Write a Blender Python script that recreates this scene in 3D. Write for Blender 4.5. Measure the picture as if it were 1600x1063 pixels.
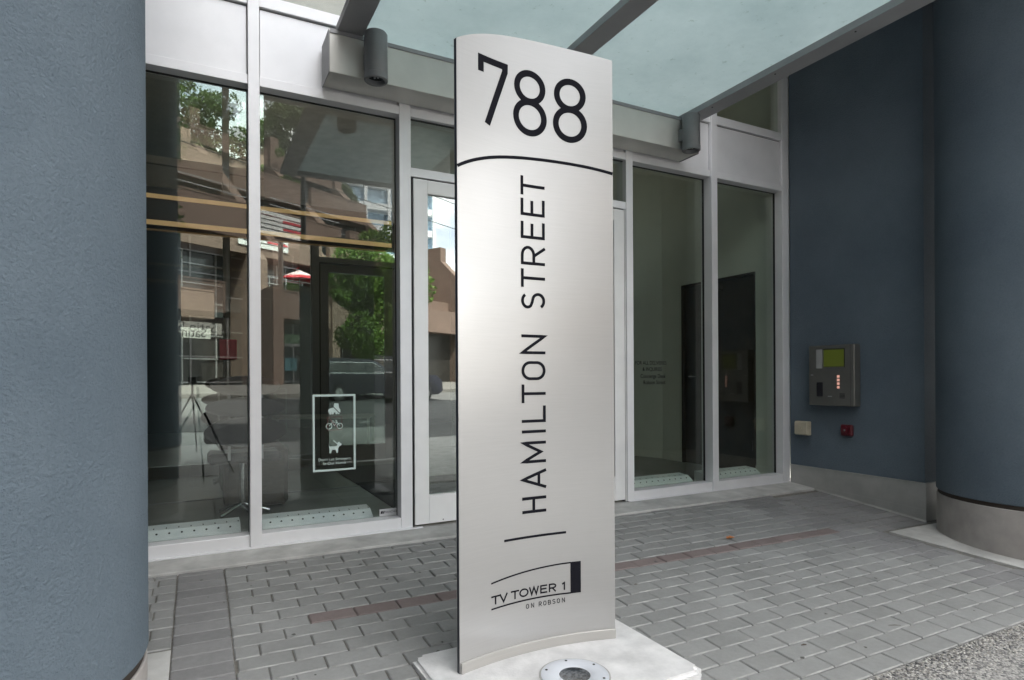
import bpy, bmesh, math, random
import numpy as np
from mathutils import Vector, Matrix
random.seed(7); RNG = np.random.RandomState(11)
scn = bpy.context.scene
for o in list(bpy.data.objects): bpy.data.objects.remove(o)
COL = scn.collection
R = math.radians
PI = math.pi

# ------------------------------------------------------------------ camera
CAM = np.array([0.0, -4.09, 1.05]); FPX = 946.0; CYP = 590.3
_a = R(27.43); _r = R(0.31)
FW = np.array([math.sin(_a), math.cos(_a), 0.0]); _rt = np.array([math.cos(_a), -math.sin(_a), 0.0]); _dn = np.array([0, 0, -1.0])
RT = _rt*math.cos(_r) + _dn*math.sin(_r); DN = -_rt*math.sin(_r) + _dn*math.cos(_r)
cd = bpy.data.cameras.new('camera'); cam = bpy.data.objects.new('camera', cd); COL.objects.link(cam)
cd.sensor_width = 36; cd.lens = FPX/1600*36; cd.shift_y = (CYP-531.5)/1600; cd.clip_start = 0.05; cd.clip_end = 600
cam.matrix_world = Matrix(((RT[0], -DN[0], -FW[0], CAM[0]), (RT[1], -DN[1], -FW[1], CAM[1]), (RT[2], -DN[2], -FW[2], CAM[2]), (0, 0, 0, 1)))
scn.camera = cam

# ------------------------------------------------------------------ light
SUN_EL = 57.0; SUN_AZ = 12.0      # the sun stands behind the building; azimuth from +y towards +x
w = bpy.data.worlds.new("World"); scn.world = w; w.use_nodes = True
nt = w.node_tree; nt.nodes.clear()
out = nt.nodes.new('ShaderNodeOutputWorld')
sky = nt.nodes.new('ShaderNodeTexSky'); sky.sky_type = 'NISHITA'; sky.sun_disc = False
sky.sun_elevation = R(SUN_EL); sky.sun_rotation = R(SUN_AZ); sky.dust_density = 2.0; sky.air_density = 1.0
tc = nt.nodes.new('ShaderNodeTexCoord')
mp = nt.nodes.new('ShaderNodeMapping'); mp.inputs['Scale'].default_value = (1.0, 1.0, 2.6)
nz = nt.nodes.new('ShaderNodeTexNoise'); nz.inputs['Scale'].default_value = 2.3; nz.inputs['Detail'].default_value = 9; nz.inputs['Roughness'].default_value = 0.55
cr = nt.nodes.new('ShaderNodeValToRGB'); cr.color_ramp.elements[0].position = 0.34; cr.color_ramp.elements[1].position = 0.60
cr.color_ramp.elements[0].color = (0.12, 0.12, 0.12, 1); cr.color_ramp.elements[1].color = (0.95, 0.95, 0.95, 1)
mx = nt.nodes.new('ShaderNodeMixRGB'); mx.inputs[2].default_value = (11.3, 11.0, 10.5, 1)
bg = nt.nodes.new('ShaderNodeBackground'); bg.inputs['Strength'].default_value = 0.15
nt.links.new(tc.outputs['Generated'], mp.inputs[0]); nt.links.new(mp.outputs[0], nz.inputs[0]); nt.links.new(nz.outputs[0], cr.inputs[0])
nt.links.new(cr.outputs[0], mx.inputs[0]); nt.links.new(sky.outputs[0], mx.inputs[1]); nt.links.new(mx.outputs[0], bg.inputs[0]); nt.links.new(bg.outputs[0], out.inputs[0])
sl = bpy.data.lights.new('sun', 'SUN'); sl.energy = 4.5; sl.angle = R(0.6); sl.color = (1.0, 0.95, 0.88)
sun = bpy.data.objects.new('sun', sl); COL.objects.link(sun)
_d = Vector((math.sin(R(SUN_AZ))*math.cos(R(SUN_EL)), math.cos(R(SUN_AZ))*math.cos(R(SUN_EL)), math.sin(R(SUN_EL))))
sun.rotation_euler = _d.to_track_quat('Z', 'Y').to_euler(); sun.location = (5, 20, 40)
scn.view_settings.view_transform = 'Standard'; scn.view_settings.look = 'None'
scn.view_settings.exposure = 2.0; scn.view_settings.gamma = 1.0; scn.view_settings.use_curve_mapping = False
scn.render.engine = 'CYCLES'
scn.cycles.max_bounces = 12; scn.cycles.transparent_max_bounces = 24; scn.cycles.glossy_bounces = 6; scn.cycles.diffuse_bounces = 5
scn.cycles.caustics_reflective = False; scn.cycles.caustics_refractive = False

# ------------------------------------------------------------------ materials
def newmat(name):
    m = bpy.data.materials.new(name); m.use_nodes = True
    n = m.node_tree.nodes; b = n['Principled BSDF']; return m, m.node_tree, b
def N(nt, t, **kw):
    n = nt.nodes.new(t)
    for k, v in kw.items():
        if k in n.inputs: n.inputs[k].default_value = v
        else: setattr(n, k, v)
    return n
def L(nt, a, b): nt.links.new(a, b)
def mat(name, col, rough=0.6, metal=0.0, var=0.12, scale=6.0, bump=0.0, bscale=200.0, coord='Object', spec=0.5, bdist=0.002, emit=None):
    m, t, b = newmat(name)
    b.inputs['Roughness'].default_value = rough; b.inputs['Metallic'].default_value = metal
    b.inputs['Specular IOR Level'].default_value = spec
    tcn = N(t, 'ShaderNodeTexCoord')
    nz = N(t, 'ShaderNodeTexNoise', Scale=scale, Detail=6.0, Roughness=0.6); L(t, tcn.outputs[coord], nz.inputs['Vector'])
    rp = N(t, 'ShaderNodeValToRGB'); rp.color_ramp.elements[0].position = 0.3; rp.color_ramp.elements[1].position = 0.7
    c0 = [max(0, c*(1-var)) for c in col]; c1 = [min(1, c*(1+var)) for c in col]
    rp.color_ramp.elements[0].color = (*c0, 1); rp.color_ramp.elements[1].color = (*c1, 1)
    L(t, nz.outputs[0], rp.inputs[0]); L(t, rp.outputs[0], b.inputs['Base Color'])
    if bump:
        n2 = N(t, 'ShaderNodeTexNoise', Scale=bscale, Detail=4.0); L(t, tcn.outputs[coord], n2.inputs['Vector'])
        bp = N(t, 'ShaderNodeBump', Strength=bump, Distance=bdist); L(t, n2.outputs[0], bp.inputs['Height']); L(t, bp.outputs[0], b.inputs['Normal'])
    if emit:
        b.inputs['Emission Color'].default_value = (*emit[0], 1); b.inputs['Emission Strength'].default_value = emit[1]
    return m
M = {}
# blue stucco: fine knock-down texture
m, t, b = newmat('blue_stucco'); M['stucco'] = m
tcn = N(t, 'ShaderNodeTexCoord'); b.inputs['Roughness'].default_value = 0.8; b.inputs['Specular IOR Level'].default_value = 0.3
n1 = N(t, 'ShaderNodeTexNoise', Scale=95.0, Detail=6.0, Roughness=0.65); L(t, tcn.outputs['Object'], n1.inputs['Vector'])
n3 = N(t, 'ShaderNodeTexNoise', Scale=1.3, Detail=5.0, Roughness=0.6); L(t, tcn.outputs['Object'], n3.inputs['Vector'])
rp = N(t, 'ShaderNodeValToRGB'); rp.color_ramp.elements[0].position = 0.3; rp.color_ramp.elements[1].position = 0.72
rp.color_ramp.elements[0].color = (0.106, 0.139, 0.170, 1); rp.color_ramp.elements[1].color = (0.155, 0.194, 0.228, 1)
n4 = N(t, 'ShaderNodeMath', operation='MULTIPLY_ADD'); L(t, n1.outputs[0], n4.inputs[0]); n4.inputs[1].default_value = 0.45; L(t, n3.outputs[0], n4.inputs[2])
n5 = N(t, 'ShaderNodeMath', operation='SUBTRACT'); L(t, n4.outputs[0], n5.inputs[0]); n5.inputs[1].default_value = 0.22
L(t, n5.outputs[0], rp.inputs[0]); L(t, rp.outputs[0], b.inputs['Base Color'])
bp = N(t, 'ShaderNodeBump', Strength=1.0, Distance=0.012); L(t, n1.outputs[0], bp.inputs['Height']); L(t, bp.outputs[0], b.inputs['Normal'])
# aluminium
def alum(name, col, rough, metal=0.55):
    m = mat(name, col, rough, metal, 0.05, 3.0, 0.05, 300); return m
M['alu'] = alum('clear_anodised_aluminium', (0.82, 0.82, 0.83), 0.42, 0.25)
M['alu_panel'] = alum('silver_spandrel_metal', (0.80, 0.80, 0.81), 0.38, 0.25)
M['door_alu'] = alum('door_leaf_aluminium', (0.84, 0.84, 0.83), 0.45, 0.2)
M['steel_grey'] = mat('grey_painted_steel', (0.30, 0.30, 0.305), 0.45, 0.3, 0.08, 4, 0.03, 400)
M['fascia'] = mat('bronze_grey_channel_metal', (0.62, 0.61, 0.57), 0.4, 0.4, 0.08, 3, 0.03, 300)
M['lamp_grey'] = mat('cast_lamp_housing_paint', (0.21, 0.215, 0.22), 0.5, 0.2, 0.08, 10, 0.08, 500)
M['gasket'] = mat('black_rubber_gasket', (0.012, 0.012, 0.016), 0.5)
M['black'] = mat('black_lettering_vinyl', (0.010, 0.010, 0.014), 0.75, 0.0, 0.1, spec=0.08)
M['black_edge'] = mat('dark_blue_black_sign_edge', (0.02, 0.024, 0.035), 0.4)
M['white_vinyl'] = mat('frosted_white_green_vinyl', (0.55, 0.66, 0.62), 0.6, 0, 0.04)
M['red_vinyl'] = mat('faded_red_vinyl', (0.16, 0.03, 0.03), 0.6)
# brushed stainless sheet
def brushed(name, base, rough, aniso):
    m, t, b = newmat(name)
    tcn = N(t, 'ShaderNodeTexCoord'); mp = N(t, 'ShaderNodeMapping'); mp.inputs['Scale'].default_value = (7, 7, 900)
    L(t, tcn.outputs['Object'], mp.inputs[0])
    n1 = N(t, 'ShaderNodeTexNoise', Scale=1.0, Detail=5.0, Roughness=0.7); L(t, mp.outputs[0], n1.inputs['Vector'])
    n2 = N(t, 'ShaderNodeTexNoise', Scale=3.0, Detail=4.0); L(t, tcn.outputs['Object'], n2.inputs['Vector'])
    rp = N(t, 'ShaderNodeValToRGB'); rp.color_ramp.elements[0].position = 0.25; rp.color_ramp.elements[1].position = 0.75
    rp.color_ramp.elements[0].color = tuple(c*0.93 for c in base)+(1,); rp.color_ramp.elements[1].color = tuple(min(1, c*1.05) for c in base)+(1,)
    L(t, n1.outputs[0], rp.inputs[0]); L(t, rp.outputs[0], b.inputs['Base Color'])
    mr = N(t, 'ShaderNodeMapRange'); L(t, n2.outputs[0], mr.inputs[0]); mr.inputs[3].default_value = rough*0.85; mr.inputs[4].default_value = rough*1.2
    L(t, mr.outputs[0], b.inputs['Roughness'])
    b.inputs['Metallic'].default_value = 0.42
    b.inputs['Anisotropic'].default_value = aniso
    tg = N(t, 'ShaderNodeTangent'); tg.direction_type = 'RADIAL'; tg.axis = 'Z'; L(t, tg.outputs[0], b.inputs['Tangent'])
    bp = N(t, 'ShaderNodeBump', Strength=0.08, Distance=0.0006); L(t, n1.outputs[0], bp.inputs['Height']); L(t, bp.outputs[0], b.inputs['Normal'])
    return m
M['stainless'] = brushed('brushed_stainless_steel', (0.455, 0.447, 0.436), 0.34, 0.85)
M['stainless_skirt'] = brushed('brushed_stainless_skirt', (0.48, 0.465, 0.44), 0.42, 0.5)
M['ring'] = mat('satin_steel_ring', (0.72, 0.75, 0.80), 0.4, 0.3, 0.05, 10)
# glass: thin panes that mirror and let through
def glassmat(name, r0, tint):
    m = bpy.data.materials.new(name); m.use_nodes = True; t = m.node_tree; t.nodes.clear()
    o = N(t, 'ShaderNodeOutputMaterial'); lw = N(t, 'ShaderNodeLayerWeight', Blend=0.5)
    p = N(t, 'ShaderNodeMath', operation='POWER'); L(t, lw.outputs['Facing'], p.inputs[0]); p.inputs[1].default_value = 5.0
    ma = N(t, 'ShaderNodeMath', operation='MULTIPLY_ADD'); L(t, p.outputs[0], ma.inputs[0]); ma.inputs[1].default_value = 1-r0; ma.inputs[2].default_value = r0
    tr = N(t, 'ShaderNodeBsdfTransparent'); tr.inputs[0].default_value = (*tint, 1)
    gl = N(t, 'ShaderNodeBsdfGlossy'); gl.inputs['Roughness'].default_value = 0.0; gl.inputs[0].default_value = (0.95, 0.97, 0.95, 1)
    mx = N(t, 'ShaderNodeMixShader'); L(t, ma.outputs[0], mx.inputs[0]); L(t, tr.outputs[0], mx.inputs[1]); L(t, gl.outputs[0], mx.inputs[2]); L(t, mx.outputs[0], o.inputs[0])
    return m
M['glass'] = glassmat('grey_green_window_glass', 0.065, (0.87, 0.91, 0.88))
M['glass_left'] = glassmat('reflective_window_glass', 0.050, (0.88, 0.91, 0.90))
M['inner_glass'] = glassmat('inner_partition_glass', 0.29, (0.85, 0.86, 0.84))
M['door_glass'] = glassmat('door_glass', 0.2, (0.72, 0.78, 0.75))
# frosted canopy glass
m = bpy.data.materials.new('frosted_teal_canopy_glass'); m.use_nodes = True; t = m.node_tree; t.nodes.clear(); M['canopy'] = m
o = N(t, 'ShaderNodeOutputMaterial'); tcn = N(t, 'ShaderNodeTexCoord')
n1 = N(t, 'ShaderNodeTexNoise', Scale=1.6, Detail=8.0, Roughness=0.65); L(t, tcn.outputs['Object'], n1.inputs['Vector'])
n2 = N(t, 'ShaderNodeTexNoise', Scale=9.0, Detail=6.0, Roughness=0.7); L(t, tcn.outputs['Object'], n2.inputs['Vector'])
ad = N(t, 'ShaderNodeMath', operation='MULTIPLY_ADD'); L(t, n2.outputs[0], ad.inputs[0]); ad.inputs[1].default_value = 0.5; L(t, n1.outputs[0], ad.inputs[2])
rp = N(t, 'ShaderNodeValToRGB'); rp.color_ramp.elements[0].position = 0.5; rp.color_ramp.elements[1].position = 0.95
rp.color_ramp.elements[0].color = (0.65, 0.73, 0.735, 1); rp.color_ramp.elements[1].color = (0.80, 0.87, 0.872, 1)
L(t, ad.outputs[0], rp.inputs[0])
nd = N(t, 'ShaderNodeTexNoise', Scale=14.0, Detail=10.0, Roughness=0.75); L(t, tcn.outputs['Object'], nd.inputs['Vector'])
rd = N(t, 'ShaderNodeValToRGB'); rd.color_ramp.elements[0].position = 0.60; rd.color_ramp.elements[1].position = 0.74; rd.color_ramp.elements[0].color = (1, 1, 1, 1); rd.color_ramp.elements[1].color = (0.50, 0.55, 0.48, 1); L(t, nd.outputs[0], rd.inputs[0])
mm = N(t, 'ShaderNodeMixRGB', blend_type='MULTIPLY'); mm.inputs[0].default_value = 1.0; L(t, rp.outputs[0], mm.inputs[1]); L(t, rd.outputs[0], mm.inputs[2])
tl = N(t, 'ShaderNodeBsdfTranslucent'); df = N(t, 'ShaderNodeBsdfDiffuse'); L(t, mm.outputs[0], tl.inputs[0]); L(t, mm.outputs[0], df.inputs[0])
gl = N(t, 'ShaderNodeBsdfGlossy', Roughness=0.12)
tr = N(t, 'ShaderNodeBsdfTransparent'); tr.inputs[0].default_value = (0.65, 0.85, 0.82, 1)
m1 = N(t, 'ShaderNodeMixShader'); m1.inputs[0].default_value = 0.12; L(t, tl.outputs[0], m1.inputs[1]); L(t, df.outputs[0], m1.inputs[2])
m0 = N(t, 'ShaderNodeMixShader'); m0.inputs[0].default_value = 0.12; L(t, m1.outputs[0], m0.inputs[1]); L(t, tr.outputs[0], m0.inputs[2])
m2 = N(t, 'ShaderNodeMixShader'); m2.inputs[0].default_value = 0.05; L(t, m0.outputs[0], m2.inputs[1]); L(t, gl.outputs[0], m2.inputs[2]); L(t, m2.outputs[0], o.inputs[0])
# pavers
def pavermat(name, c0, c1):
    m, t, b = newmat(name); b.inputs['Roughness'].default_value = 0.85; b.inputs['Specular IOR Level'].default_value = 0.3
    oi = N(t, 'ShaderNodeObjectInfo'); at = N(t, 'ShaderNodeAttribute'); at.attribute_name = 'rnd'
    ad = N(t, 'ShaderNodeMath', operation='ADD'); L(t, oi.outputs['Random'], ad.inputs[0]); L(t, at.outputs['Fac'], ad.inputs[1])
    fr = N(t, 'ShaderNodeMath', operation='FRACT'); L(t, ad.outputs[0], fr.inputs[0])
    ge = N(t, 'ShaderNodeNewGeometry')
    n1 = N(t, 'ShaderNodeTexNoise', Scale=2.2, Detail=7.0, Roughness=0.65); L(t, ge.outputs['Position'], n1.inputs['Vector'])
    n2 = N(t, 'ShaderNodeTexNoise', Scale=38.0, Detail=6.0, Roughness=0.7); L(t, ge.outputs['Position'], n2.inputs['Vector'])
    n3 = N(t, 'ShaderNodeTexNoise', Scale=420.0, Detail=3.0); L(t, ge.outputs['Position'], n3.inputs['Vector'])
    a1 = N(t, 'ShaderNodeMath', operation='MULTIPLY_ADD'); L(t, fr.outputs[0], a1.inputs[0]); a1.inputs[1].default_value = 0.24; L(t, n1.outputs[0], a1.inputs[2])
    a2 = N(t, 'ShaderNodeMath', operation='MULTIPLY_ADD'); L(t, n2.outputs[0], a2.inputs[0]); a2.inputs[1].default_value = 0.55; L(t, a1.outputs[0], a2.inputs[2])
    a3 = N(t, 'ShaderNodeMath', operation='MULTIPLY_ADD'); L(t, n3.outputs[0], a3.inputs[0]); a3.inputs[1].default_value = 0.35; L(t, a2.outputs[0], a3.inputs[2])
    rp = N(t, 'ShaderNodeValToRGB'); rp.color_ramp.elements[0].position = 0.78; rp.color_ramp.elements[1].position = 1.5/1.0 if False else 1.0
    mr = N(t, 'ShaderNodeMapRange'); L(t, a3.outputs[0], mr.inputs[0]); mr.inputs[1].default_value = 0.65; mr.inputs[2].default_value = 1.6
    rp.color_ramp.elements[0].position = 0.0; rp.color_ramp.elements[1].position = 1.0
    rp.color_ramp.elements[0].color = (*c0, 1); rp.color_ramp.elements[1].color = (*c1, 1)
    L(t, mr.outputs[0], rp.inputs[0]); L(t, rp.outputs[0], b.inputs['Base Color'])
    sm = N(t, 'ShaderNodeMath', operation='MULTIPLY_ADD'); L(t, n2.outputs[0], sm.inputs[0]); sm.inputs[1].default_value = 0.6; L(t, n3.outputs[0], sm.inputs[2])
    bp = N(t, 'ShaderNodeBump', Strength=0.55, Distance=0.002); L(t, sm.outputs[0], bp.inputs['Height']); L(t, bp.outputs[0], b.inputs['Normal'])
    return m
M['paver'] = pavermat('grey_concrete_paver', (0.205, 0.206, 0.198), (0.365, 0.366, 0.357))
M['paver_dark'] = pavermat('charcoal_concrete_paver', (0.165, 0.163, 0.162), (0.325, 0.322, 0.318))
M['paver_red'] = pavermat('red_clay_paver', (0.155, 0.125, 0.118), (0.285, 0.235, 0.225))
M['paver_edge'] = mat('paver_edge_painted_light', (0.275, 0.274, 0.262), 0.9, 0, 0.5, 9)  # light caught on the long chamfers, painted in as a paler tone
M['sand'] = mat('joint_sand', (0.17, 0.16, 0.14), 0.95, 0, 0.4, 40, 0.5, 300)
M['concrete'] = mat('pale_concrete', (0.47, 0.465, 0.445), 0.85, 0, 0.25, 5, 0.4, 120, bdist=0.003)
M['pad'] = mat('bright_cast_concrete_pad', (0.70, 0.69, 0.68), 0.8, 0, 0.2, 7, 0.5, 90, bdist=0.003)
M['base'] = mat('column_base_concrete', (0.36, 0.335, 0.315), 0.6, 0, 0.22, 4, 0.2, 200)
M['plinth'] = mat('grey_zinc_flashing', (0.43, 0.43, 0.41), 0.42, 0.5, 0.12, 5, 0.05, 200)
# exposed aggregate
m, t, b = newmat('exposed_aggregate_concrete'); M['aggregate'] = m; b.inputs['Roughness'].default_value = 0.8
ge = N(t, 'ShaderNodeNewGeometry'); vo = N(t, 'ShaderNodeTexVoronoi', Scale=110.0); L(t, ge.outputs['Position'], vo.inputs['Vector'])
rp = N(t, 'ShaderNodeValToRGB'); e = rp.color_ramp.elements; e[0].color = (0.10, 0.10, 0.10, 1); e[1].color = (0.50, 0.48, 0.45, 1)
sx = N(t, 'ShaderNodeSeparateColor'); L(t, vo.outputs['Color'], sx.inputs[0]); L(t, sx.outputs[0], rp.inputs[0]); L(t, rp.outputs[0], b.inputs['Base Color'])
bp = N(t, 'ShaderNodeBump', Strength=0.8, Distance=0.004, invert=True); L(t, vo.outputs['Distance'], bp.inputs['Height']); L(t, bp.outputs[0], b.inputs['Normal'])
m, t, b = newmat('river_pebbles'); M['pebble'] = m; b.inputs['Roughness'].default_value = 0.6
at = N(t, 'ShaderNodeAttribute'); at.attribute_name = 'rnd'; rp = N(t, 'ShaderNodeValToRGB'); e = rp.color_ramp.elements
e[0].color = (0.07, 0.07, 0.075, 1); e[1].color = (0.62, 0.60, 0.56, 1); x = e.new(0.35); x.color = (0.20, 0.19, 0.18, 1); x = e.new(0.6); x.color = (0.36, 0.34, 0.30, 1)
L(t, at.outputs['Fac'], rp.inputs[0]); L(t, rp.outputs[0], b.inputs['Base Color'])
M['asphalt'] = mat('worn_asphalt', (0.14, 0.14, 0.138), 0.9, 0, 0.25, 3, 0.5, 90)
M['paint_line'] = mat('road_paint', (0.6, 0.6, 0.58), 0.7, 0, 0.1)
# things across the street
M['brown'] = mat('brown_board_formed_concrete', (0.19, 0.132, 0.104), 0.85, 0, 0.14, 1.2, 0.3, 30)
M['brown_dark'] = mat('dark_brown_brick', (0.13, 0.088, 0.07), 0.85, 0, 0.15, 2, 0.3, 30)
M['far_glass'] = mat('far_window_glass', (0.05, 0.06, 0.06), 0.12, 0.0, 0.3, 1.0)
M['shop_dark'] = mat('shopfront_dark', (0.03, 0.028, 0.025), 0.4, 0, 0.3, 2)
M['rail'] = mat('pale_railing_metal', (0.45, 0.45, 0.45), 0.4, 0.6)
M['bark'] = mat('bark', (0.09, 0.07, 0.055), 0.9, 0, 0.3, 8, 0.4, 60)
M['pole'] = mat('dark_painted_pole', (0.035, 0.037, 0.04), 0.5)
M['tower_glass'] = mat('pale_blue_tower_glass', (0.30, 0.42, 0.52), 0.2, 0.3, 0.1)
M['tower_white'] = mat('white_tower_concrete', (0.65, 0.68, 0.70), 0.7)
def leafmat(name, c0, c1):
    m, t, b = newmat(name); b.inputs['Roughness'].default_value = 0.6
    at = N(t, 'ShaderNodeAttribute'); at.attribute_name = 'rnd'; rp = N(t, 'ShaderNodeValToRGB')
    rp.color_ramp.elements[0].color = (*c0, 1); rp.color_ramp.elements[1].color = (*c1, 1); L(t, at.outputs['Fac'], rp.inputs[0]); L(t, rp.outputs[0], b.inputs['Base Color'])
    tl = N(t, 'ShaderNodeBsdfTranslucent'); L(t, rp.outputs[0], tl.inputs[0]); mx = N(t, 'ShaderNodeMixShader'); mx.inputs[0].default_value = 0.35
    L(t, b.outputs[0], mx.inputs[1]); L(t, tl.outputs[0], mx.inputs[2]); L(t, mx.outputs[0], t.nodes['Material Output'].inputs[0]); return m
M['leaf'] = leafmat('bright_street_tree_leaves', (0.07, 0.13, 0.02), (0.19, 0.31, 0.055))
M['leaf_dark'] = leafmat('dark_roof_garden_leaves', (0.03, 0.06, 0.012), (0.09, 0.14, 0.035))
# interior
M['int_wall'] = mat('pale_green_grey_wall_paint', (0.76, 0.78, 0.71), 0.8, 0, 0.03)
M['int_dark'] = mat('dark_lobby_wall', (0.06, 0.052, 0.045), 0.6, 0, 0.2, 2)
M['int_floor'] = mat('charcoal_lobby_tile', (0.13, 0.13, 0.125), 0.45, 0, 0.1, 4)
M['int_tile'] = mat('lobby_floor_tile', (0.20, 0.20, 0.19), 0.4, 0, 0.12, 3)
M['ceiling'] = mat('lobby_ceiling_paint', (0.62, 0.61, 0.58), 0.9)
M['wood_dark'] = mat('dark_stained_wood', (0.06, 0.046, 0.038), 0.5, 0, 0.25, 5)
M['black_leather'] = mat('black_leather', (0.012, 0.012, 0.014), 0.4)
M['ottoman'] = mat('brown_fabric', (0.075, 0.062, 0.048), 0.9, 0, 0.15, 30)
M['chrome'] = mat('chrome', (0.7, 0.7, 0.7), 0.2, 1.0)
M['mat'] = mat('black_entrance_mat', (0.018, 0.02, 0.026), 0.95, 0, 0.3, 200)
M['red_art'] = mat('deep_red_canvas', (0.22, 0.006, 0.015), 0.7)
M['warm'] = mat('warm_cove_light', (0.9, 0.6, 0.3), 0.8, emit=((1.0, 0.60, 0.27), 0.045))
M['cove'] = mat('added_fill_glow', (0.9, 0.8, 0.7), 0.8, emit=((1.0, 0.80, 0.58), 3.0))  # glow of the added panel that fills the lobby with light
M['white_table'] = mat('white_lacquer', (0.7, 0.68, 0.62), 0.4)
M['teal_metal'] = mat('pale_powder_coated_convector', (0.90, 0.95, 0.98), 0.5)
M['hole'] = mat('dark_void', (0.015, 0.02, 0.02), 0.9)

# ------------------------------------------------------------------ mesh helpers
class MB:
    def __init__(s): s.v = []; s.f = []; s.n = 0; s.rnd = []
    def add(s, v, f, rnd=None):
        s.v += [tuple(map(float, p)) for p in v]; s.f += [tuple(i+s.n for i in q) for q in f]; s.n += len(v)
        s.rnd += [rnd if rnd is not None else 0.0]*len(v); return s
    def box(s, x0, x1, y0, y1, z0, z1, c=0.0):
        if x0 > x1: x0, x1 = x1, x0
        if y0 > y1: y0, y1 = y1, y0
        if z0 > z1: z0, z1 = z1, z0
        c = min(c, (x1-x0)*.3, (y1-y0)*.3, (z1-z0)*.3)
        if c <= 0:
            v = [(x, y, z) for z in (z0, z1) for y in (y0, y1) for x in (x0, x1)]
            f = [(0, 2, 3, 1), (4, 5, 7, 6), (0, 1, 5, 4), (2, 6, 7, 3), (0, 4, 6, 2), (1, 3, 7, 5)]
            return s.add(v, f)
        bm = bmesh.new(); bmesh.ops.create_cube(bm, size=1)
        for q in bm.verts: q.co = Vector(((x0+x1)/2+q.co.x*(x1-x0), (y0+y1)/2+q.co.y*(y1-y0), (z0+z1)/2+q.co.z*(z1-z0)))
        bmesh.ops.bevel(bm, geom=list(bm.edges), offset=c, segments=1, affect='EDGES', profile=0.5)
        bm.verts.ensure_lookup_table()
        s.add([tuple(q.co) for q in bm.verts], [tuple(q.index for q in fc.verts) for fc in bm.faces]); bm.free(); return s
    def prism(s, pts, fn0, fn1):       # polygon pts -> two caps with mapping functions
        n = len(pts); s.add([fn0(p) for p in pts]+[fn1(p) for p in pts], [tuple(range(n))[::-1], tuple(range(n, 2*n))]+[(i, (i+1) % n, n+(i+1) % n, n+i) for i in range(n)]); return s
    def cyl(s, p0, p1, r0, r1=None, seg=16, caps=True):
        r1 = r0 if r1 is None else r1; p0 = Vector(p0); p1 = Vector(p1); d = (p1-p0).normalized()
        a = d.orthogonal().normalized(); b = d.cross(a)
        v = [tuple(p+(a*math.cos(2*PI*i/seg)+b*math.sin(2*PI*i/seg))*r) for p, r in ((p0, r0), (p1, r1)) for i in range(seg)]
        f = [(i, (i+1) % seg, seg+(i+1) % seg, seg+i) for i in range(seg)]
        if caps: f += [tuple(range(seg))[::-1], tuple(range(seg, 2*seg))]
        return s.add(v, f)
    def lathe(s, c, prof, seg=48, a0=0, a1=2*PI, ax=(1, 0, 0), ay=(0, 1, 0), az=(0, 0, 1)):   # prof (r,z)
        full = abs(a1-a0-2*PI) < 1e-6; k = seg if full else seg+1; c = Vector(c); ax, ay, az = Vector(ax), Vector(ay), Vector(az)
        v = [tuple(c+ax*(r*math.cos(a0+(a1-a0)*i/seg))+ay*(r*math.sin(a0+(a1-a0)*i/seg))+az*z) for r, z in prof for i in range(k)]
        f = []
        for j in range(len(prof)-1):
            for i in range(seg): f.append((j*k+i, j*k+(i+1) % k, (j+1)*k+(i+1) % k, (j+1)*k+i))
        return s.add(v, f)
    def tube(s, pts, r, seg=8, closed=False):
        pts = [Vector(p) for p in pts]; n = len(pts); rr = r if isinstance(r, (list, tuple)) else [r]*n; v = []; prev = None
        for i, p in enumerate(pts):
            d = (pts[(i+1) % n]-pts[i-1]) if closed else (pts[min(i+1, n-1)]-pts[max(i-1, 0)])
            d.normalize(); a = d.orthogonal() if prev is None else prev-d*prev.dot(d)
            a.normalize(); prev = a; b = d.cross(a)
            v += [tuple(p+(a*math.cos(2*PI*k/seg)+b*math.sin(2*PI*k/seg))*rr[i]) for k in range(seg)]
        f = [(i*seg+k, i*seg+(k+1) % seg, ((i+1) % n)*seg+(k+1) % seg, ((i+1) % n)*seg+k) for i in range(n if closed else n-1) for k in range(seg)]
        if not closed: f += [tuple(range(seg))[::-1], tuple(range((n-1)*seg, n*seg))]
        return s.add(v, f)
    def build(s, name, m, parent=None, smooth=False, origin=None, attr=False):
        me = bpy.data.meshes.new(name)
        o = bpy.data.objects.new(name, me)
        v = s.v
        if origin is not None: v = [(a-origin[0], b-origin[1], c-origin[2]) for a, b, c in v]; o.location = origin
        me.from_pydata(v, [], s.f); me.update()
        bm = bmesh.new(); bm.from_mesh(me); bmesh.ops.recalc_face_normals(bm, faces=bm.faces[:]); bm.to_mesh(me); bm.free()
        if attr:
            at = me.attributes.new('rnd', 'FLOAT', 'POINT'); at.data.foreach_set('value', np.array(s.rnd, dtype=np.float32))
        me.materials.append(M[m] if isinstance(m, str) else m)
        if smooth:
            me.polygons.foreach_set('use_smooth', [True]*len(me.polygons))
            if smooth == 'auto': me.set_sharp_from_angle(angle=R(35))
        COL.objects.link(o)
        if parent is not None:
            o.parent = parent
            if parent.location.length > 0 or parent.rotation_euler.to_matrix() != Matrix.Identity(3):
                o.matrix_parent_inverse = parent.matrix_basis.inverted()
        return o
def tag(o, label=None, cat=None, group=None, kind=None):
    if label: o['label'] = label
    if cat: o['category'] = cat
    if group: o['group'] = group
    if kind: o['kind'] = kind
    return o
def thing(name, label, cat, loc=(0, 0, 0), group=None):
    o = bpy.data.objects.new(name, None); COL.objects.link(o); o.location = loc; o.empty_display_size = 0.2
    return tag(o, label, cat, group)
def part(name, m, parent, *boxes, c=0.0, **k):
    b = MB()
    for q in boxes: b.box(*q, c=c)
    return b.build(name, m, parent, **k)
def copy_tree(o, parent=None):
    c = o.copy(); COL.objects.link(c)
    if parent is not None: c.parent = parent
    for ch in list(o.children): copy_tree(ch, c)
    return c

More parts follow.
